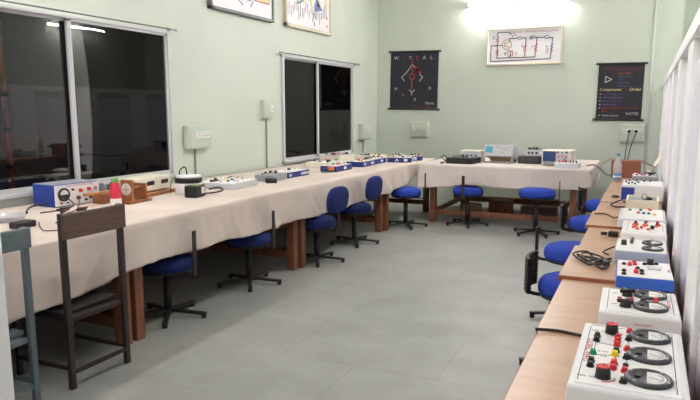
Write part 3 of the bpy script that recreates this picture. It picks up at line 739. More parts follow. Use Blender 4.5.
# 2: two meters
t = case('white kit with two round meters, second on the bench', (0.010, 2.037, DZ[1]), 0.212, 0.278, h, M_WHITEP, 0.02)
c = (0.010, 2.037); f = 1.0
for x, y in tr([(.042, 2.107), (.040, 1.975)], f, c): meter(t, x, y, zt, 0.0475)
def wingknob(par, x, y, z, a):
    k = MB().cyl((x, y, z), (x, y, z+0.012), 0.016, M_BLACK, 0.013, seg=16)
    k.box((0, 0, 0.015), (0.046, 0.012, 0.012), M_BLACK, 0.004, xf=T3(x, y, z) @ RZ(a)); k.box((0, 0.014, 0.014), (0.014, 0.03, 0.012), M_BLACK, 0.004, xf=T3(x, y, z) @ RZ(a))
    k.build('knob', par)
wingknob(t, *tr([(-.022, 2.085)], f, c)[0], zt, 0.4); wingknob(t, *tr([(-.027, 1.965)], f, c)[0], zt, -0.3)
for x, y in tr([(-.043, 2.02), (-.011, 2.025), (.056, 2.053), (.055, 2.024)], f, c): jack(t, x, y, zt, M_RED, 0.0068)
jack(t, *tr([(.022, 2.035)], f, c)[0], zt, M_BLACK, 0.0085)
pline(t, 'printed_line', [((-0.085, 0.11), (-0.085, -0.11)), ((-0.083, 0.119), (0.08, 0.119)), ((0.089, 0.11), (0.089, -0.11)), ((-0.075, 0.06), (-0.06, 0.07)), ((-0.075, -0.06), (-0.06, -0.05))], M_DARKLINE, zt+0.0004, 0.0016)
text('lettering', 'TRANSISTOR KIT', 0.013, M_PRED, t, T3(0.08, 0.0, zt) @ RZ(PI/2), 0.0004)
MB().box((0.01, -0.1425, 0.055), (0.045, 0.001, 0.005), mat('faded_pink_print', (226, 178, 182), 0.6)).build('name_plate', t)
# 3: bright blue body with a small display
h3 = 0.047; z3 = h3+0.0025
t = case('bright blue kit with a white top and a small display', (0.022, 2.56, DZ[2]), 0.186, 0.265, h3, M_BRBLUE, 0.03, inset=0.002)
f, c = 1.067, (0.024, 2.627)
S9 = 0.9
for x, y in tr([(-.042, 2.518), (.026, 2.544), (.064, 2.562), (-.042, 2.401), (-.042, 2.349), (.002, 2.46), (.014, 2.422), (.014, 2.374)], f, c): jack(t, x, y*S9, z3, M_BLACK, 0.0068, 0.008)
for x, y in tr([(-.023, 2.507), (-.023, 2.53), (-.008, 2.565), (-.006, 2.525), (-.004, 2.385), (-.004, 2.41)], f, c): jack(t, x, y*S9, z3, M_RED, 0.0068, 0.010)
x, y = tr([(.044, 2.555)], f, c)[0]; knob(t, x, y*S9, z3, 0.0125, 0.022)
x, y = tr([(.055, 2.482)], f, c)[0]
MB().box((x, y*S9, z3+0.002), (0.046, 0.05, 0.006), M_LGREY, 0.001).box((x, y*S9, z3+0.0055), (0.036, 0.036, 0.001), M_DIAL).build('display', t)
text('lettering', 'OUTPUT', 0.012, M_PRED, t, T3(0.083, 0.0, z3) @ RZ(PI/2), 0.0004)
# 4: grey-blue body, two meters
h4 = 0.055; z4 = h4+0.0025
t = case('grey-blue kit with a pair of flat meters and a green knob', (0.007, 2.975, DZ[2]), 0.200, 0.272, h4, M_GBLUE, 0.0, inset=0.003)
meter(t, 0.044, 0.055, z4, 0.042); meter(t, 0.044, -0.07, z4, 0.042)
knob(t, -0.068, -0.01, z4, 0.0115, 0.022, M_DGRN); knob(t, -0.038, 0.035, z4, 0.007, 0.020, mat('brown_bakelite', (96, 72, 56), 0.4))
knob(t, -0.036, 0.095, z4, 0.006, 0.016, M_BLACK); knob(t, 0.046, 0.118, z4, 0.009, 0.018, M_LGREY)
MB().box((0.045, -0.008, z4+0.005), (0.012, 0.03, 0.012), M_MET, 0.002).build('switch', t)
# 5: orange terminals
h5 = 0.062; z5 = h5+0.0025
t = case('white kit with clusters of orange and red sockets', (0.016, 3.50, DZ[3]), 0.200, 0.395, h5, M_WHITEP, 0.0)
f, c = 0.995, (0.011, 3.528)
for i, (x, y) in enumerate(tr([(-.03, 3.66), (-.037, 3.586), (-.038, 3.50), (-.024, 3.60), (-.028, 3.54), (.019, 3.685), (.016, 3.623), (.009, 3.56), (.022, 3.58), (.074, 3.70), (.072, 3.637), (.066, 3.562), (.08, 3.60), (-.02, 3.46), (.03, 3.46)], f, c)):
    jack(t, x, y, z5, M_BLACK if i % 5 == 0 else (M_RED if i % 3 == 0 else M_ORANGE), 0.0072, 0.010)
knob(t, 0.037, -0.05, z5, 0.009, 0.018); knob(t, -0.012, -0.05, z5, 0.006, 0.012, M_RED)
pline(t, 'printed_line', [((-0.075, 0.16), (-0.075, -0.15)), ((-0.075, 0.17), (0.08, 0.17)), ((0.084, 0.1), (0.084, -0.1))], M_INKO, z5+0.0004, 0.002)
# 6: pale kit with coloured sockets
h6 = 0.052; z6 = h6+0.0025
t = case('pale grey-white kit with small green, red and blue sockets', (0.004, 3.935, DZ[4]), 0.236, 0.42, h6, M_LGREY, 0.0)
f, c = 0.972, (-0.008, 3.984)
for (x, y), m in zip(tr([(-.076, 4.215), (-.019, 4.233), (.028, 4.287), (-.03, 4.112), (-.001, 4.101), (.026, 4.10), (.034, 4.25), (.055, 4.07)], f, c), (M_GRN, M_DGRN, M_ORANGE, M_RED, M_BLUEC, M_GRN, M_RED, M_YEL)): jack(t, x, y, z6, m, 0.0075, 0.010)
# 7: cream tray box with a recessed grey panel
t = thing('tray_box', 'small cream tray box with a black coil on its grey panel', 'instrument', (0.0, 4.66, DZ[5]))
b = MB(); hw, hd, hh = 0.098, 0.142, 0.068
for s in (-1, 1): b.box((s*(hw-0.006), 0, hh/2), (0.012, 2*hd, hh), M_CREAM, 0.003); b.box((0, s*(hd-0.006), hh/2), (2*hw-0.02, 0.012, hh), M_CREAM, 0.003)
b.box((0, 0, 0.004), (2*hw-0.02, 2*hd-0.02, 0.008), M_CREAM); b.build('case', t)
MB().box((0, 0, 0.052), (2*hw-0.024, 2*hd-0.024, 0.006), M_GREYC).build('panel', t)
MB().tube([(0.01+0.016*math.cos(a), 0.0, 0.076+0.018*math.sin(a)) for a in [i*0.45 for i in range(15)]], 0.0022, M_CABLE, seg=6, sub=2).build('wire_loop', t)
MB().cyl((0.035, -0.01, 0.056), (0.035, 0.05, 0.062), 0.012, M_BLACK, seg=12).box((0.045, 0.03, 0.061), (0.03, 0.03, 0.012), M_BLACK, 0.003).build('coil', t)
# 8: large white box with a blue label
h8 = 0.115
t = case('large white box with a blue square on its front', (-0.007, 5.12, DZ[6]), 0.272, 0.34, h8, M_WHITEP, 0.0, taper=1.0)
MB().box((-0.092, -0.1705, 0.055), (0.085, 0.003, 0.088), M_BLUEC, 0.0005).build('blue_plate', t)
for i, (x, y) in enumerate(((-0.09, 0.1), (-0.07, -0.05), (-0.045, 0.12), (-0.03, 0.0), (-0.09, -0.11), (0.01, 0.1), (0.05, 0.11), (-0.05, -0.12), (-0.11, 0.0))): jack(t, x, y, h8+0.0025, M_BLACK if i % 2 else M_BLUEC, 0.007, 0.012)
# 9: grey device with knobs
t = case('small grey device with black knobs behind the blue-square box', (0.008, 6.20, DZ[8]), 0.21, 0.28, 0.078, M_GREYC, 0.0, taper=1.0, panel=M_LGREY)
for i, (x, y) in enumerate(((-0.07, -0.08), (-0.05, 0.05), (-0.03, -0.02), (0.0, 0.08), (-0.01, -0.09), (0.04, 0.0))): jack(t, x, y, 0.0805, (M_BLACK, M_RED, M_BLACK)[i % 3], 0.008, 0.014)
MB().tube([(0.03, -0.09, 0.085), (0.06, -0.05, 0.10), (0.075, 0.02, 0.095), (0.045, 0.04, 0.09), (0.02, -0.02, 0.10), (0.05, -0.08, 0.10)], 0.008, M_CABLE).build('cable', t)
# brown carton at the end of the bench
q = thing('cardboard_box', 'brown carton with an open flap behind the water bottle', 'box', (-0.165, 6.75, DZ[8]))
b = MB(); 
b.box((0.0, 0.0, 0.0825), (0.26, 0.20, 0.165), M_CARD, 0.003); b.build('carton', q)
MB().box((0, 0, 0), (0.10, 0.19, 0.004), M_CARD, xf=T3(-0.178, 0.0, 0.150) @ RY(-0.6)).build('flap', q)
MB().box((0, 0, 0), (0.13, 0.18, 0.004), M_CARD, xf=T3(0.19, 0.0, 0.135) @ RY(0.45)).build('flap', q)
# crumpled papers beside it
def paper(label, loc, w, d, seed, tilt):
    q = bmesh.new(); n = 10; g = []
    for i in range(n+1):
        g.append([q.verts.new(((i/n-0.5)*w, (j/n-0.5)*d, 0.004+0.11*abs(nz(i*0.35, j*0.35, seed))+tilt*(i/n))) for j in range(n+1)])
    for i in range(n):
        for j in range(n): q.faces.new((g[i][j], g[i+1][j], g[i+1][j+1], g[i][j+1])).smooth = True
    me = bpy.data.meshes.new('paper'); q.to_mesh(me); q.free(); me.materials.append(mat('ivory_paper', (236, 228, 210), 0.8))
    o = bpy.data.objects.new('paper', me); COL.objects.link(o); o.location = loc
    sm = o.modifiers.new('thickness', 'SOLIDIFY'); sm.thickness = 0.002
    return tag(o, label, 'paper')
paper('crumpled ivory paper leaning by the partition at the end of the bench', (0.072, 6.52, DZ[8]+0.006), 0.115, 0.26, 4.0, 0.19)
# bottles
def bottle(label, loc, prof, m, capm, caps, lab=None, s=1.0):
    t = thing('bottle', label, 'bottle', loc)
    MB().lathe(prof, m, seg=24).build('body', t)
    MB().lathe(caps, capm, seg=20).build('cap', t)
    if lab: MB().cyl((0, 0, lab[0]), (0, 0, lab[1]), lab[2], lab[3], seg=24, cap=False).build('wrapper', t)
    return t
b = bottle('clear plastic water bottle with a blue label on the bench', (-0.225, 6.32, DZ[8]),
   [(0.030, 0), (0.036, 0.006), (0.036, 0.07), (0.0345, 0.075), (0.036, 0.08), (0.036, 0.15), (0.030, 0.18), (0.014, 0.215), (0.013, 0.235)], M_CLEARP, M_LABBLUE,
   [(0.015, 0.233), (0.0155, 0.236), (0.0155, 0.252), (0.013, 0.254)], (0.022, 0.072, 0.0366, M_LABBLUE))
MB().cyl((0, 0, 0.038), (0, 0, 0.054), 0.037, M_SWW, seg=24, cap=False).build('white_band', b)
b = bottle('red bottle with a green cap on the left table', (-3.26, 3.27, TOP),
   [(0.030, 0), (0.036, 0.006), (0.037, 0.05), (0.035, 0.06), (0.037, 0.07), (0.037, 0.125), (0.03, 0.15), (0.022, 0.165), (0.020, 0.17)], M_BOTRED, M_BOTGRN,
   [(0.023, 0.162), (0.025, 0.166), (0.025, 0.19), (0.022, 0.193)], (0.012, 0.055, 0.0378, M_PANEL))

# ------------------------------------------------------------------ left table instruments
# blue power supply, front face to +X
t = thing('power_supply', 'blue power supply with a round meter and red knobs on the left table', 'instrument', (-3.665, 3.222, TOP), math.radians(-3))
MB().box((0, 0, 0.076), (0.22, 0.365, 0.146), M_BLUEC, 0.004).build('case', t)
MB().box((-0.005, 0, 0.1505), (0.20, 0.355, 0.003), M_GREYC, 0.001).build('lid', t)
MB().box((0.112, 0, 0.076), (0.005, 0.365, 0.14), M_WHITEP, 0.001).build('front_panel', t)
FX = 0.1145
def dialx(par, y, z, r):
    xf = T3(FX, y, z) @ RZ(-PI/2) @ RX(-PI/2) if False else T3(FX, y, z) @ RY(PI/2)
    m = MB().lathe([(r, 0), (r, 0.008), (r*0.92, 0.012), (r*0.78, 0.012), (r*0.74, 0.008), (0.002, 0.008)], M_BLACK, seg=28, xf=xf).build('meter', par)
    poly = [(r*0.70*math.cos(a), r*0.70*math.sin(a)) for a in [(PI*0.5+PI*(i/14)) for i in range(15)]]
    MB().prism(poly, 0.0081, 0.0095, M_DIAL, xf=xf).build('dial', m)
dialx(t, -0.115, 0.082, 0.046)
def fknob(par, y, z, r, h, m, x=None):
    x = FX if x is None else x
    MB().cyl((x, y, z), (x+h, y, z), r, m, r*0.85, seg=16).build('knob', par)
for y, z, r, m in ((0.02, 0.098, 0.013, M_RED), (0.09, 0.102, 0.013, M_RED), (0.145, 0.105, 0.010, M_INKR), (-0.045, 0.11, 0.008, M_BLACK), (0.0, 0.05, 0.014, M_CABBR), (0.10, 0.045, 0.010, M_BLACK), (0.145, 0.048, 0.010, M_BLACK), (-0.14, 0.026, 0.006, M_RED), (-0.09, 0.024, 0.006, M_BLUEC), (0.06, 0.03, 0.008, M_BLACK)): fknob(t, y, z, r, 0.016, m)
text('lettering', 'REGULATED POWER SUPPLY', 0.018, M_PRED, t, T3(FX, 0.02, 0.136) @ RZ(PI/2) @ RX(PI/2), 0.0004)

# wooden stand with a round plate, a long rod across, reel behind
t = thing('wooden_stand', 'varnished wooden stand with a round dial plate beside the red bottle', 'instrument', (-3.31, 3.43, TOP), 0.05)
MB().box((0.0, 0.04, 0.010), (0.17, 0.24, 0.020), M_WOODC, 0.003).build('base', t)
MB().box((0.055, -0.06, 0.095), (0.10, 0.018, 0.15), M_WOODC, 0.003).build('upright_board', t)
MB().box((0.0, 0.11, 0.075), (0.16, 0.018, 0.11), M_WOODC, 0.003).build('upright_board', t)
MB().box((0.03, 0.02, 0.105), (0.035, 0.16, 0.012), M_WOODC, 0.002).build('shelf', t)
pl = MB().cyl((0.055, -0.0695, 0.105), (0.055, -0.072, 0.105), 0.042, M_DIAL, seg=28)
pl.build('dial_plate', t)
q = MB(); q.box((0.055, -0.0728, 0.105), (0.06, 0.0012, 0.003), M_DGRN); q.box((0.055, -0.0728, 0.105), (0.003, 0.0012, 0.06), M_DGRN); q.build('dial_cross', t)
t = thing('wooden_stand', 'low wooden block with a long arm between the power supply and the red bottle', 'instrument', (-3.45, 3.36, TOP), 0.0)
MB().box((0, 0.0, 0.035), (0.09, 0.14, 0.07), M_WOODC, 0.003).build('block', t)
MB().box((0.02, -0.04, 0.079), (0.032, 0.32, 0.018), mat('pale_wood', (178, 128, 84), 0.5, vary=0.15), 0.003).build('arm', t)
t = thing('cable_reel', 'dark metal spool behind the red bottle', 'spool', (-3.60, 3.53, TOP))
MB().cyl((0, -0.04, 0.075), (0, 0.06, 0.075), 0.030, M_MET, seg=20).cyl((0, -0.05, 0.075), (0, -0.042, 0.075), 0.045, M_GREYC, seg=24).cyl((0, 0.06, 0.075), (0, 0.068, 0.075), 0.045, M_BLACK, seg=24).build('drum', t)
MB().box((0, 0.005, 0.018), (0.07, 0.13, 0.036), M_BLACK, 0.003).build('base', t)

# cream unit with two displays on a plank
q = tag(MB().box((0, 0, 0.012), (0.22, 0.46, 0.024), M_WOODC, 0.003).build('wooden_plank', None, (-3.50, 3.85, TOP), (0, 0, 0.10)), 'wooden plank under the cream display unit', 'plank')
t = thing('display_unit', 'cream box with two dark displays standing on a plank', 'instrument', (-3.56, 3.86, TOP+0.0245), 0.10)
b = MB().box((0, 0, 0.055), (0.20, 0.44, 0.10), M_CREAM, 0.004); b.build('case', t)
MB().box((0, 0, 0.107), (0.19, 0.43, 0.004), M_CREAM, 0.001).build('lid', t)
MB().box((0.1015, 0, 0.055), (0.004, 0.43, 0.095), M_CREAM, 0.001).build('front_panel', t)
for y in (-0.04, 0.14): MB().box((0.104, y, 0.065), (0.003, 0.09, 0.032), M_DISP, 0.0005).build('display', t)
for y in (-0.16, -0.12, -0.10): fknob(t, y, 0.035, 0.005, 0.006, M_DARKLINE, 0.1035)
f = MB()
for y in (-0.19, 0.19):
    for x in (-0.07, 0.07): f.cyl((x, y, 0), (x, y, 0.006), 0.01, M_BLACK, seg=10)
f.build('foot', t)
# white pot
t = thing('white_canister', 'white cylindrical canister with a black band and a wire loop on its lid', 'canister', (-3.255, 4.035, TOP))
MB().lathe([(0.098, 0), (0.102, 0.004), (0.102, 0.085), (0.098, 0.088)], M_WHITEP, seg=36).build('body', t)
MB().lathe([(0.101, 0.086), (0.105, 0.089), (0.105, 0.122), (0.101, 0.125)], M_BLACK, seg=36).build('black_band', t)
MB().lathe([(0.097, 0.1252), (0.098, 0.135), (0.092, 0.143), (0.03, 0.147), (0.002, 0.147)], M_WHITEP, seg=36).build('lid', t)
MB().tube([(-0.07, -0.02, 0.145), (-0.07, -0.01, 0.18), (-0.04, 0.0, 0.205), (-0.02, 0.0, 0.195), (-0.02, 0.01, 0.147)], 0.005, M_CABLE).build('wire_loop', t)
MB().tube([(-0.09, -0.03, 0.14), (-0.115, -0.06, 0.10), (-0.12, -0.07, 0.03), (-0.11, -0.08, 0.004)], 0.003, M_CABLE).build('wire', t)
t = thing('adapter_box', 'black adapter box with a white label leaning before the canister', 'adapter', (-3.075, 3.885, TOP), 0.15)
MB().box((0, 0, 0.045), (0.10, 0.15, 0.09), M_BLACK, 0.010).build('body', t)
MB().box((0.0505, 0.03, 0.05), (0.002, 0.05, 0.05), M_DIAL).build('white_label', t)
MB().box((0, 0.02, 0.0905), (0.08, 0.10, 0.002), mat('olive_sticker', (150, 156, 96), 0.5)).build('top_sticker', t)
q = MB()
q.tube([(-3.02, 3.98, TOP+0.05), (-2.97, 4.04, TOP+0.06), (-2.99, 4.12, TOP+0.03), (-3.04, 4.10, TOP+0.012), (-3.07, 4.0, TOP+0.012)], 0.006, M_CABLE); 
tag(q.build('cable'), 'short thick black cable curling from the black adapter box', 'cable')

# trays and boxes with components on top
def kit_box(label, cx, cy, w, d, h, m, panel, n, seed, rz=0.0, cols=None, name='trainer_box', plate=None, hmax=0.03):
    t = thing(name, label, 'instrument', (cx, cy, TOP), rz)
    MB().box((0, 0, h/2), (w, d, h), m, 0.003).build('case', t)
    MB().box((0, 0, h+0.001), (w-0.016, d-0.016, 0.003), panel, 0.001).build('panel', t)
    r = random.Random(seed); cols = cols or [M_BLACK, M_RED, M_YEL, M_BLACK, M_DGRN, M_WHITEP, M_WHITEP, M_BLACK, M_CREAM]
    for i in range(n):
        x = r.uniform(-0.38, 0.38)*w; y = r.uniform(-0.40, 0.40)*d; z = h+0.0025; m2 = r.choice(cols); k = i % 4
        if k == 0: knob(t, x, y, z, r.uniform(0.008, 0.013), r.uniform(0.012, hmax), m2)
        elif k == 1: jack(t, x, y, z, m2, 0.008, 0.014)
        elif k == 2: MB().box((x, y, z+0.008), (r.uniform(0.015, 0.04), r.uniform(0.015, 0.04), 0.016), m2, 0.002).build('component', t)
        else:
            a = r.uniform(0, 6.28); L = r.uniform(0.03, 0.06)
            MB().tube([(x-L*math.cos(a), y-L*math.sin(a), z+0.002), (x, y, z+r.uniform(0.012, hmax)), (x+L*math.cos(a), y+L*math.sin(a), z+0.002)], 0.0025, m2, seg=6).build('lead_wire', t)
    if plate: 
        for (y, wd, mm) in plate: MB().box((w/2+0.0008, y, h*0.5), (0.0016, wd, h*0.45), mm).build('name_plate', t)
    return t
kit_box('white open tray with coloured wires and parts beside the canister', -3.24, 4.54, 0.35, 0.40, 0.050, M_LGREY, M_PANEL, 26, 3, 0.08)
t = kit_box('flat dark grey box before the far window, right of the coloured tray', -3.17, 5.13, 0.19, 0.28, 0.058, M_GREYC, M_GREYC, 5, 5, 0.05, [M_BLACK, M_MET])
q = MB()
for i in range(3): q.cyl((-3.11+0.02*i, 4.93-0.02*i, TOP+0.020), (-3.02+0.015*i, 4.97-0.02*i, TOP+0.022), 0.020, M_CABLE, seg=14)
tag(q.build('cable'), 'coiled black lead lying in front of the flat grey box', 'cable')
kit_box('dark blue box with a white label before the far window, nearest of the blue boxes', -3.19, 5.52, 0.20, 0.42, 0.055, M_DBLUE, M_PANEL, 6, 8, 0.0, plate=[(-0.17, 0.05, M_LGREY), (0.12, 0.16, M_LGREY)])
t = kit_box('dark blue box with an orange plug at its end on the left table', -3.05, 6.28, 0.19, 0.40, 0.060, M_DBLUE, M_PANEL, 18, 12, 0.0, plate=[(0.02, 0.06, M_PANEL)])
MB().box((0.05, -0.235, 0.040), (0.05, 0.07, 0.034), M_ORANGE, 0.004).box((0.05, -0.235, 0.012), (0.06, 0.06, 0.022), mat('teal_plastic', (40, 90, 100), 0.5), 0.003).build('plug', t)
MB().tube([(0.04, -0.27, 0.045), (0.02, -0.33, 0.05), (0.0, -0.37, 0.02), (0.03, -0.36, 0.006), (0.05, -0.28, 0.006)], 0.004, M_DGRN).build('lead_wire', t)
kit_box('cream box behind the orange plug, under the far window', -3.42, 6.72, 0.30, 0.36, 0.055, M_CREAM, M_PANEL, 18, 15, 0.0)
kit_box('taller cream box under the far window frame', -3.60, 7.45, 0.28, 0.46, 0.085, M_CREAM, M_LGREY, 16, 16, 0.0)
kit_box('dark blue box with two white labels in the middle of the far table', -3.04, 6.93, 0.20, 0.40, 0.060, M_DBLUE, M_PANEL, 22, 21, 0.0, plate=[(-0.12, 0.05, M_LGREY), (0.10, 0.09, M_LGREY)])
kit_box('small dark blue box just behind the twin-label blue box', -3.06, 7.36, 0.20, 0.32, 0.058, M_DBLUE, M_PANEL, 18, 23, 0.0, plate=[(0.02, 0.07, M_PANEL)])
kit_box('white parts tray in the back corner of the left row', -3.38, 7.98, 0.34, 0.40, 0.045, M_CREAM, M_PANEL, 24, 29, 0.0)
t = kit_box('dark blue box facing the room at the far end of the left row', -2.83, 7.68, 0.30, 0.24, 0.058, M_DBLUE, M_PANEL, 18, 31, 0.25, plate=[(0.03, 0.07, M_PANEL)])
strokes('white_mark', t, [[(-0.05, 0.015), (-0.03, 0.042), (-0.01, 0.015)]], M_PANEL, -0.1208, 0.010)
q = MB().box((0.08, -0.1208, 0.03), (0.045, 0.0016, 0.032), M_PANEL); q.build('name_plate', t)
t = kit_box('last dark blue box of the left row, at the far edge of the cloth', -2.77, 8.04, 0.22, 0.24, 0.056, M_DBLUE, M_PANEL, 14, 33, 0.25)
MB().box((0.02, -0.1208, 0.03), (0.05, 0.0016, 0.032), M_PANEL).build('name_plate', t)
kit_box('grey parts tray in the corner behind the last blue boxes', -3.03, 8.26, 0.24, 0.22, 0.04, M_LGREY, M_PANEL, 14, 37, 0.0)

# leads on the near end of the left table
def cable(label, pts, r=0.0045, m=M_CABLE, name='cable'): return tag(MB().tube(pts, r, m, sub=6).build(name), label, 'cable')
Z1 = TOP+0.006
cable('black mains lead running behind the blue power supply', [(-3.62, 3.02, TOP+0.03), (-3.66, 2.94, TOP+0.02), (-3.62, 2.86, Z1), (-3.52, 2.78, Z1)], 0.006)
cable('brown lead lying along the foot of the power supply', [(-3.53, 3.12, TOP+0.05), (-3.49, 3.12, TOP+0.02), (-3.46, 3.06, Z1), (-3.43, 2.95, Z1), (-3.45, 2.82, Z1)], 0.0045, M_CABBR)
cable('brown lead looping down behind the wooden chair back', [(-3.525, 3.19, TOP+0.045), (-3.47, 3.15, TOP+0.03), (-3.36, 3.02, Z1), (-3.26, 2.84, Z1), (-3.22, 2.84, Z1), (-3.12, 2.76, Z1), (-3.06, 2.60, Z1), (-3.04, 2.72, Z1)], 0.004, M_CABBR)
cable('thin dark lead making a wide loop on the cloth by the chairs', [(-3.125, 2.54, TOP+0.014), (-3.03, 2.47, Z1), (-2.90, 2.40, Z1), (-2.84, 2.50, Z1), (-2.88, 2.66, Z1), (-2.98, 2.78, Z1)], 0.0035, M_CABBR)
t = thing('plug_cluster', 'knot of dark test plugs on the cloth left of the power supply', 'plugs', (-3.30, 2.90, TOP))
r = random.Random(4)
for i in range(7):
    a = r.uniform(-0.6, 0.6); x, y = r.uniform(-0.05, 0.05), r.uniform(-0.08, 0.08)
    MB().cyl((x, y, 0.008+0.004*i), (x+0.05*math.sin(a), y+0.06, 0.010+0.004*i), 0.008, (M_BLACK, M_CABBR)[i % 2], 0.005, seg=10).build('plug', t)
t = thing('adapter_plug', 'black adapter plug on the cloth above the blue-grey chair', 'adapter', (-3.13, 2.44, TOP), 0.1)
MB().box((0, 0, 0.018), (0.07, 0.13, 0.036), M_BLACK, 0.008).build('body', t)
q = MB(); q.lathe([(0.10, 0), (0.105, 0.004), (0.11, 0.03), (0.106, 0.034), (0.10, 0.006), (0.002, 0.004)], M_CLEARP, seg=24)
tag(q.build('plastic_tray', None, (-3.42, 2.55, TOP)), 'clear plastic dish on the cloth beside the white door post', 'dish')

# ------------------------------------------------------------------ back table instruments
t = kit_box('flat black box with dials at the left end of the back table', -2.05, 7.83, 0.34, 0.32, 0.070, M_BLACK, M_MET, 10, 41, -0.10, [M_BLACK, M_GREYC, M_LGREY, M_MET])
cable('black lead looped at the left end of the back table', [(-2.245, 7.74, TOP+0.02), (-2.27, 7.70, TOP+0.05), (-2.31, 7.72, TOP+0.075), (-2.27, 7.76, TOP+0.09), (-2.25, 7.77, TOP+0.06), (-2.27, 7.74, TOP+0.015), (-2.31, 7.70, Z1), (-2.25, 7.62, Z1)], 0.0055)
t = thing('signal_generator', 'small cream instrument behind the flat black box', 'instrument', (-2.02, 8.17, TOP), -0.05)
MB().box((0, 0, 0.075), (0.27, 0.22, 0.13), M_CREAM, 0.005).build('case', t)
f = MB()
for sx in (-1, 1):
    for sy in (-1, 1): f.cyl((sx*0.11, sy*0.08, 0), (sx*0.11, sy*0.08, 0.012), 0.01, M_BLACK, seg=10)
f.build('foot', t)
MB().box((0, -0.1115, 0.075), (0.25, 0.003, 0.11), M_LGREY, 0.001).build('front_panel', t)
for x in (-0.09, -0.04, 0.02, 0.08): MB().cyl((x, -0.113, 0.08), (x, -0.13, 0.08), 0.012, M_MET, seg=14).build('knob', t)

def scope(label, loc, rz, w, d, h, tilt, cm, pm, scrm, scr, knobs, lift):
    t = thing('oscilloscope', label, 'oscilloscope', loc, rz)
    xf = T3(0, 0, lift) @ RX(tilt)
    MB().box((0, d/2, h/2), (w, d, h), cm, 0.006, xf=xf).build('case', t)
    MB().box((0, -0.003, h/2), (w-0.006, 0.01, h-0.006), pm, 0.003, xf=xf).build('front_panel', t)
    sx, sz, sw, sh = scr
    o = MB().box((sx, -0.010, sz), (sw+0.02, 0.008, sh+0.02), M_MET if scrm is M_SCRB else M_LGREY, 0.003, xf=xf).build('screen_bezel', t)
    MB().box((sx, -0.0145, sz), (sw, 0.002, sh), scrm, xf=xf).build('screen', o)
    g = MB()
    for i in range(1, 8): g.box((sx-sw/2+sw*i/8, -0.0157, sz), (0.0008, 0.0006, sh), M_DARKLINE, xf=xf)
    for i in range(1, 6): g.box((sx, -0.0157, sz-sh/2+sh*i/6), (sw, 0.0006, 0.0008), M_DARKLINE, xf=xf)
    g.build('graticule', o)
    for (x, z, r, m) in knobs: MB().cyl((x, -0.008, z), (x, -0.024, z), r, m, r*0.85, seg=14, xf=xf).build('knob', t)
    return t, xf
kn = [(0.0+0.045*i, 0.115-0.035*j, 0.009, (M_GREYC, M_LGREY, M_LGREY)[(i+j) % 3]) for i in range(4) for j in range(3)]
t, xf = scope('grey oscilloscope with a lit cyan screen tilted up on its handle', (-1.665, 8.02, TOP), -0.08, 0.36, 0.30, 0.145, math.radians(-14), M_LGREY, M_LGREY, M_SCRC, (-0.118, 0.080, 0.090, 0.075), kn, 0.082)
hnd = MB()
for s in (-1, 1): hnd.tube([(s*0.172, 0.04, 0.085), (s*0.172, -0.01, 0.04), (s*0.168, -0.03, 0.008)], 0.008, M_GREYC, seg=8)
hnd.tube([(-0.168, -0.03, 0.008), (0.168, -0.03, 0.008)], 0.008, M_GREYC, seg=8); hnd.build('handle', t)
ff = MB()
for s in (-1, 1): ff.box((s*0.14, 0.275, 0.012), (0.03, 0.03, 0.026), M_BLACK, 0.003)
ff.build('foot', t)
MB().box((0.0, 0.14, 0.04), (0.25, 0.10, 0.05), M_CARD2, 0.003).build('underside_box', t)
t = thing('battery_box', 'black box under the bare circuit unit on the back table', 'instrument', (-1.285, 8.15, TOP), -0.05)
MB().box((0, 0, 0.045), (0.27, 0.24, 0.09), M_BLACK, 0.006).build('case', t)
MB().box((0, -0.1215, 0.045), (0.25, 0.003, 0.07), M_MET, 0.001).build('front_panel', t)
t = thing('circuit_unit', 'grey circuit unit with parts on top, stacked on the black box', 'instrument', (-1.225, 8.16, TOP+0.0905), -0.05)
MB().box((0, 0, 0.040), (0.22, 0.18, 0.076), M_LGREY, 0.004).build('case', t)
f = MB()
for sx in (-1, 1):
    for sy in (-1, 1): f.cyl((sx*0.08, sy*0.06, 0), (sx*0.08, sy*0.06, 0.003), 0.008, M_BLACK, seg=8)
f.build('foot', t)
for x, m in ((-0.07, M_BLACK), (-0.03, M_BLACK), (0.02, M_BLACK), (0.07, M_SWW)): MB().cyl((x, -0.09, 0.042), (x, -0.103, 0.042), 0.014, m, seg=14).build('knob', t)
r = random.Random(9)
for i in range(12): MB().box((r.uniform(-0.09, 0.09), r.uniform(-0.07, 0.07), 0.086+0.004*(i % 3)), (r.uniform(0.015, 0.04), r.uniform(0.015, 0.04), 0.016+0.008*(i % 3)), (M_MET, M_GREYC, M_BLACK, M_DGRN)[i % 4], 0.002).build('component', t)
kn = [(0.02, 0.15, 0.012, M_BLACK), (0.07, 0.15, 0.010, M_BLUEC), (0.12, 0.15, 0.013, M_BLACK), (0.03, 0.10, 0.010, M_RED), (0.075, 0.105, 0.010, M_RED), (0.115, 0.10, 0.010, M_RED), (0.05, 0.075, 0.008, M_LGREY), (0.1, 0.07, 0.009, M_BLACK)]
t, xf = scope('cream oscilloscope with a dark blue screen on the back table', (-0.955, 7.86, TOP), -0.06, 0.33, 0.36, 0.165, 0.0, M_CREAM, M_LGREY, M_SCRB, (-0.075, 0.098, 0.125, 0.10), kn, 0.012)
MB().box((0, 0.17, 0.006), (0.28, 0.30, 0.012), M_BLACK, 0.002).build('foot', t)
for x in (-0.12, -0.08, -0.04): MB().box((x, -0.011, 0.032), (0.02, 0.006, 0.012), M_BLACK, 0.001).build('button', t)
t = kit_box('low white kit with red and black knobs at the front of the back table', -0.80, 7.66, 0.25, 0.25, 0.055, M_LGREY, M_PANEL, 0, 44, -0.05)
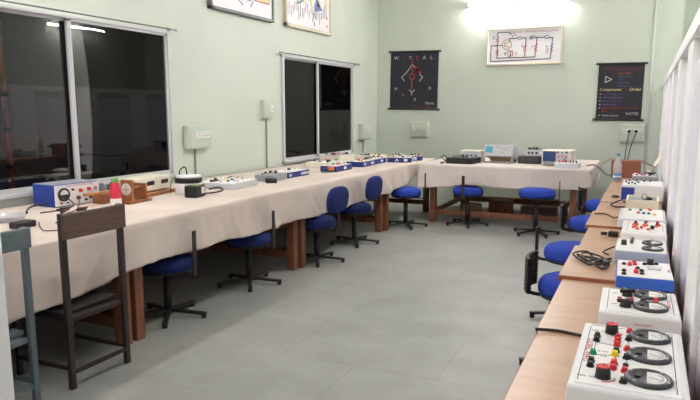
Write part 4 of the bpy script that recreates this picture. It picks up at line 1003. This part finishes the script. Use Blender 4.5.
for x, y, m in ((-0.09, 0.0, M_RED), (-0.06, 0.06, M_RED), (-0.02, -0.01, M_RED), (0.02, 0.05, M_BLACK), (0.06, 0.0, M_BLACK), (0.09, 0.06, M_SWW), (-0.03, 0.09, M_RED), (0.10, -0.03, M_MET)): knob(t, x, y, 0.0575, 0.010, 0.024, m)
# cartons and bundles under the back table
q = tag(MB().box((0, 0, 0.09), (0.26, 0.20, 0.18), M_CARD2, 0.004, taper=0.92).build('cardboard_box', None, (-2.0, 8.10, 0.0), (0, 0, 0.35)), 'tan paper bundle on the floor under the left end of the back table', 'bundle')
for i, (x, y, w, hh, m, l) in enumerate(((-1.72, 8.60, 0.30, 0.17, M_CARD, 'brown carton on the floor behind the tan bundle'), (-1.22, 8.60, 0.46, 0.12, M_BACKW, 'long dark carton on the floor under the middle of the back table'))):
    t = thing('cardboard_box', l, 'box', (x, y, 0), 0.05)
    MB().box((0, 0, hh/2), (w, 0.22, hh), m, 0.004).build('carton', t)
    MB().box((0, 0, hh+0.001), (w*0.98, 0.05, 0.002), M_CARD2).build('tape', t)

# ------------------------------------------------------------------ cables at the bench and back wall
zc = DZ[2]+0.0055
r = random.Random(2); pts = []
for i in range(22):
    a = i*1.22; rx = 0.060+0.028*math.sin(i*1.7); ry = 0.075+0.05*math.sin(i*0.9+1)
    pts.append((-0.185+rx*math.cos(a)+0.008*r.uniform(-1, 1), 2.83+ry*math.sin(a*0.93)+0.03*r.uniform(-1, 1), zc+0.006*(i % 3)))
pts += [(-0.125, 2.87, zc), (-0.105, 2.90, zc)]
q = MB().tube(pts, 0.0042, M_CABLE, sub=6); q.box((-0.118, 2.78, zc+0.006), (0.026, 0.05, 0.020), M_CABLE, 0.006)
tag(q.build('cable_bundle'), 'tangled bundle of black cable on the bench beside the blue kit', 'cable')
cable('dark lead crossing the bench in the gap before the two-meter kit', [(-0.262, 1.88, DZ[0]-0.004+0.012), (-0.20, 1.90, DZ[1]+0.005), (-0.13, 1.885, DZ[1]+0.005), (-0.105, 1.87, DZ[1]+0.012)], 0.0045)
cable('thin black lead from the grey-blue kit', [(-0.10, 3.04, DZ[2]+0.03), (-0.125, 3.07, DZ[2]+0.012), (-0.145, 3.03, DZ[2]+0.004), (-0.12, 2.98, DZ[2]+0.004)], 0.0035)
t = thing('adapter_plug', 'small black plug lying left of the orange-socket kit', 'adapter', (-0.125, 3.52, DZ[3]))
MB().box((0, 0, 0.014), (0.05, 0.04, 0.028), M_BLACK, 0.006).cyl((-0.03, 0, 0.014), (-0.06, 0.0, 0.012), 0.009, M_BLACK, seg=10).build('body', t)
cable('dark lead stretched across the tan desk to the pale kit', [(-0.262, 4.16, DZ[4]+0.005), (-0.20, 4.18, DZ[4]+0.005), (-0.15, 4.05, DZ[4]+0.005), (-0.122, 4.03, DZ[4]+0.012)], 0.0045, M_CABBR)
cable('black lead looped on the desk left of the cream tray box', [(-0.105, 4.62, DZ[5]+0.006), (-0.16, 4.60, DZ[5]+0.006), (-0.195, 4.70, DZ[5]+0.006), (-0.18, 4.80, DZ[5]+0.006), (-0.145, 4.83, DZ[5]+0.02), (-0.125, 4.80, DZ[5]+0.03), (-0.112, 4.74, DZ[5]+0.02)], 0.005)
t = thing('adapter_plug', 'small rounded dark plug beside the blue-square box', 'adapter', (-0.185, 5.12, DZ[6]))
MB().lathe([(0.018, 0), (0.022, 0.006), (0.018, 0.016), (0.004, 0.02)], M_MET, seg=18, sx=1.3, sy=0.8).build('body', t)
cable('black mains lead hanging from the back table to the bench', [(-0.62, 7.95, TOP+0.008), (-0.53, 7.97, TOP+0.016), (-0.44, 7.8, TOP-0.03), (-0.36, 7.4, TOP-0.04), (-0.27, 7.05, TOP+0.0), (-0.23, 6.95, DZ[8]+0.008), (-0.22, 6.88, DZ[8]+0.008)], 0.006)
for lab, x, dx in (('black plug with its cord in the left socket under the notes chart', -0.223, -0.03), ('black plug with its cord in the middle socket under the notes chart', -0.138, -0.075)):
    t = thing('power_plug', lab, 'plug', (x, YB-0.0775, 1.082))
    MB().lathe([(0.012, 0), (0.02, 0.006), (0.022, 0.02), (0.014, 0.034), (0.006, 0.036)], M_BLACK, xf=RX(PI/2), seg=16).build('plug', t)
    MB().tube([(0, -0.034, 0), (0, -0.05, -0.03), (dx*0.5, -0.045, -0.15), (dx, -0.03, -0.35), (dx*1.2, -0.02, -0.65), (dx*1.3, -0.02, -1.076)], 0.0055, M_CABLE).build('cord', t)

GROUPS = {'swivel_stool': 'swivel stools around the tables and the bench', 'lab_table': 'wooden lab tables', 'bench_desk': 'tan desks in the bench along the partition',
    'switch_box': 'switch boxes on the walls', 'tube_light': 'tube lights of the room', 'trainer_kit': 'trainer kits in a row on the bench', 'trainer_box': 'boxes and trays of parts on the cloths',
    'scroll_chart': 'black scroll charts on the back wall', 'wall_chart': 'framed charts on the walls', 'curtain_rod': 'curtain rods above the windows', 'oscilloscope': 'oscilloscopes on the back table',
    'metal_frame_chair': 'chairs by the left table', 'tablecloth': 'cloths on the tables', 'power_plug': 'plugs in the wall switch box', 'wooden_stand': 'wooden stands on the left table', 'cable': 'loose leads and cables'}
for o in list(COL.objects):
    base = o.name.split('.')[0]
    if o.parent is None and base in GROUPS and 'label' in o: o['group'] = GROUPS[base]

# ------------------------------------------------------------------ world, camera
wd = bpy.data.worlds.new('night'); sc.world = wd; wd.use_nodes = True
wd.node_tree.nodes['Background'].inputs['Color'].default_value = (0.012, 0.011, 0.013, 1)
wd.node_tree.nodes['Background'].inputs['Strength'].default_value = 0.6
cam = bpy.data.cameras.new('camera'); co = bpy.data.objects.new('camera', cam); COL.objects.link(co)
cam.sensor_width = 36; cam.lens = 642/700*36; cam.shift_y = 12/700; cam.clip_start = 0.02
co.location = (0, 0, 1.36); co.rotation_euler = (math.radians(90-9.0), 0, math.radians(24.7))
sc.camera = co
sc.view_settings.view_transform = 'Standard'; sc.view_settings.look = 'None'
sc.view_settings.exposure = 0.74; sc.view_settings.gamma = 1; sc.view_settings.use_curve_mapping = False
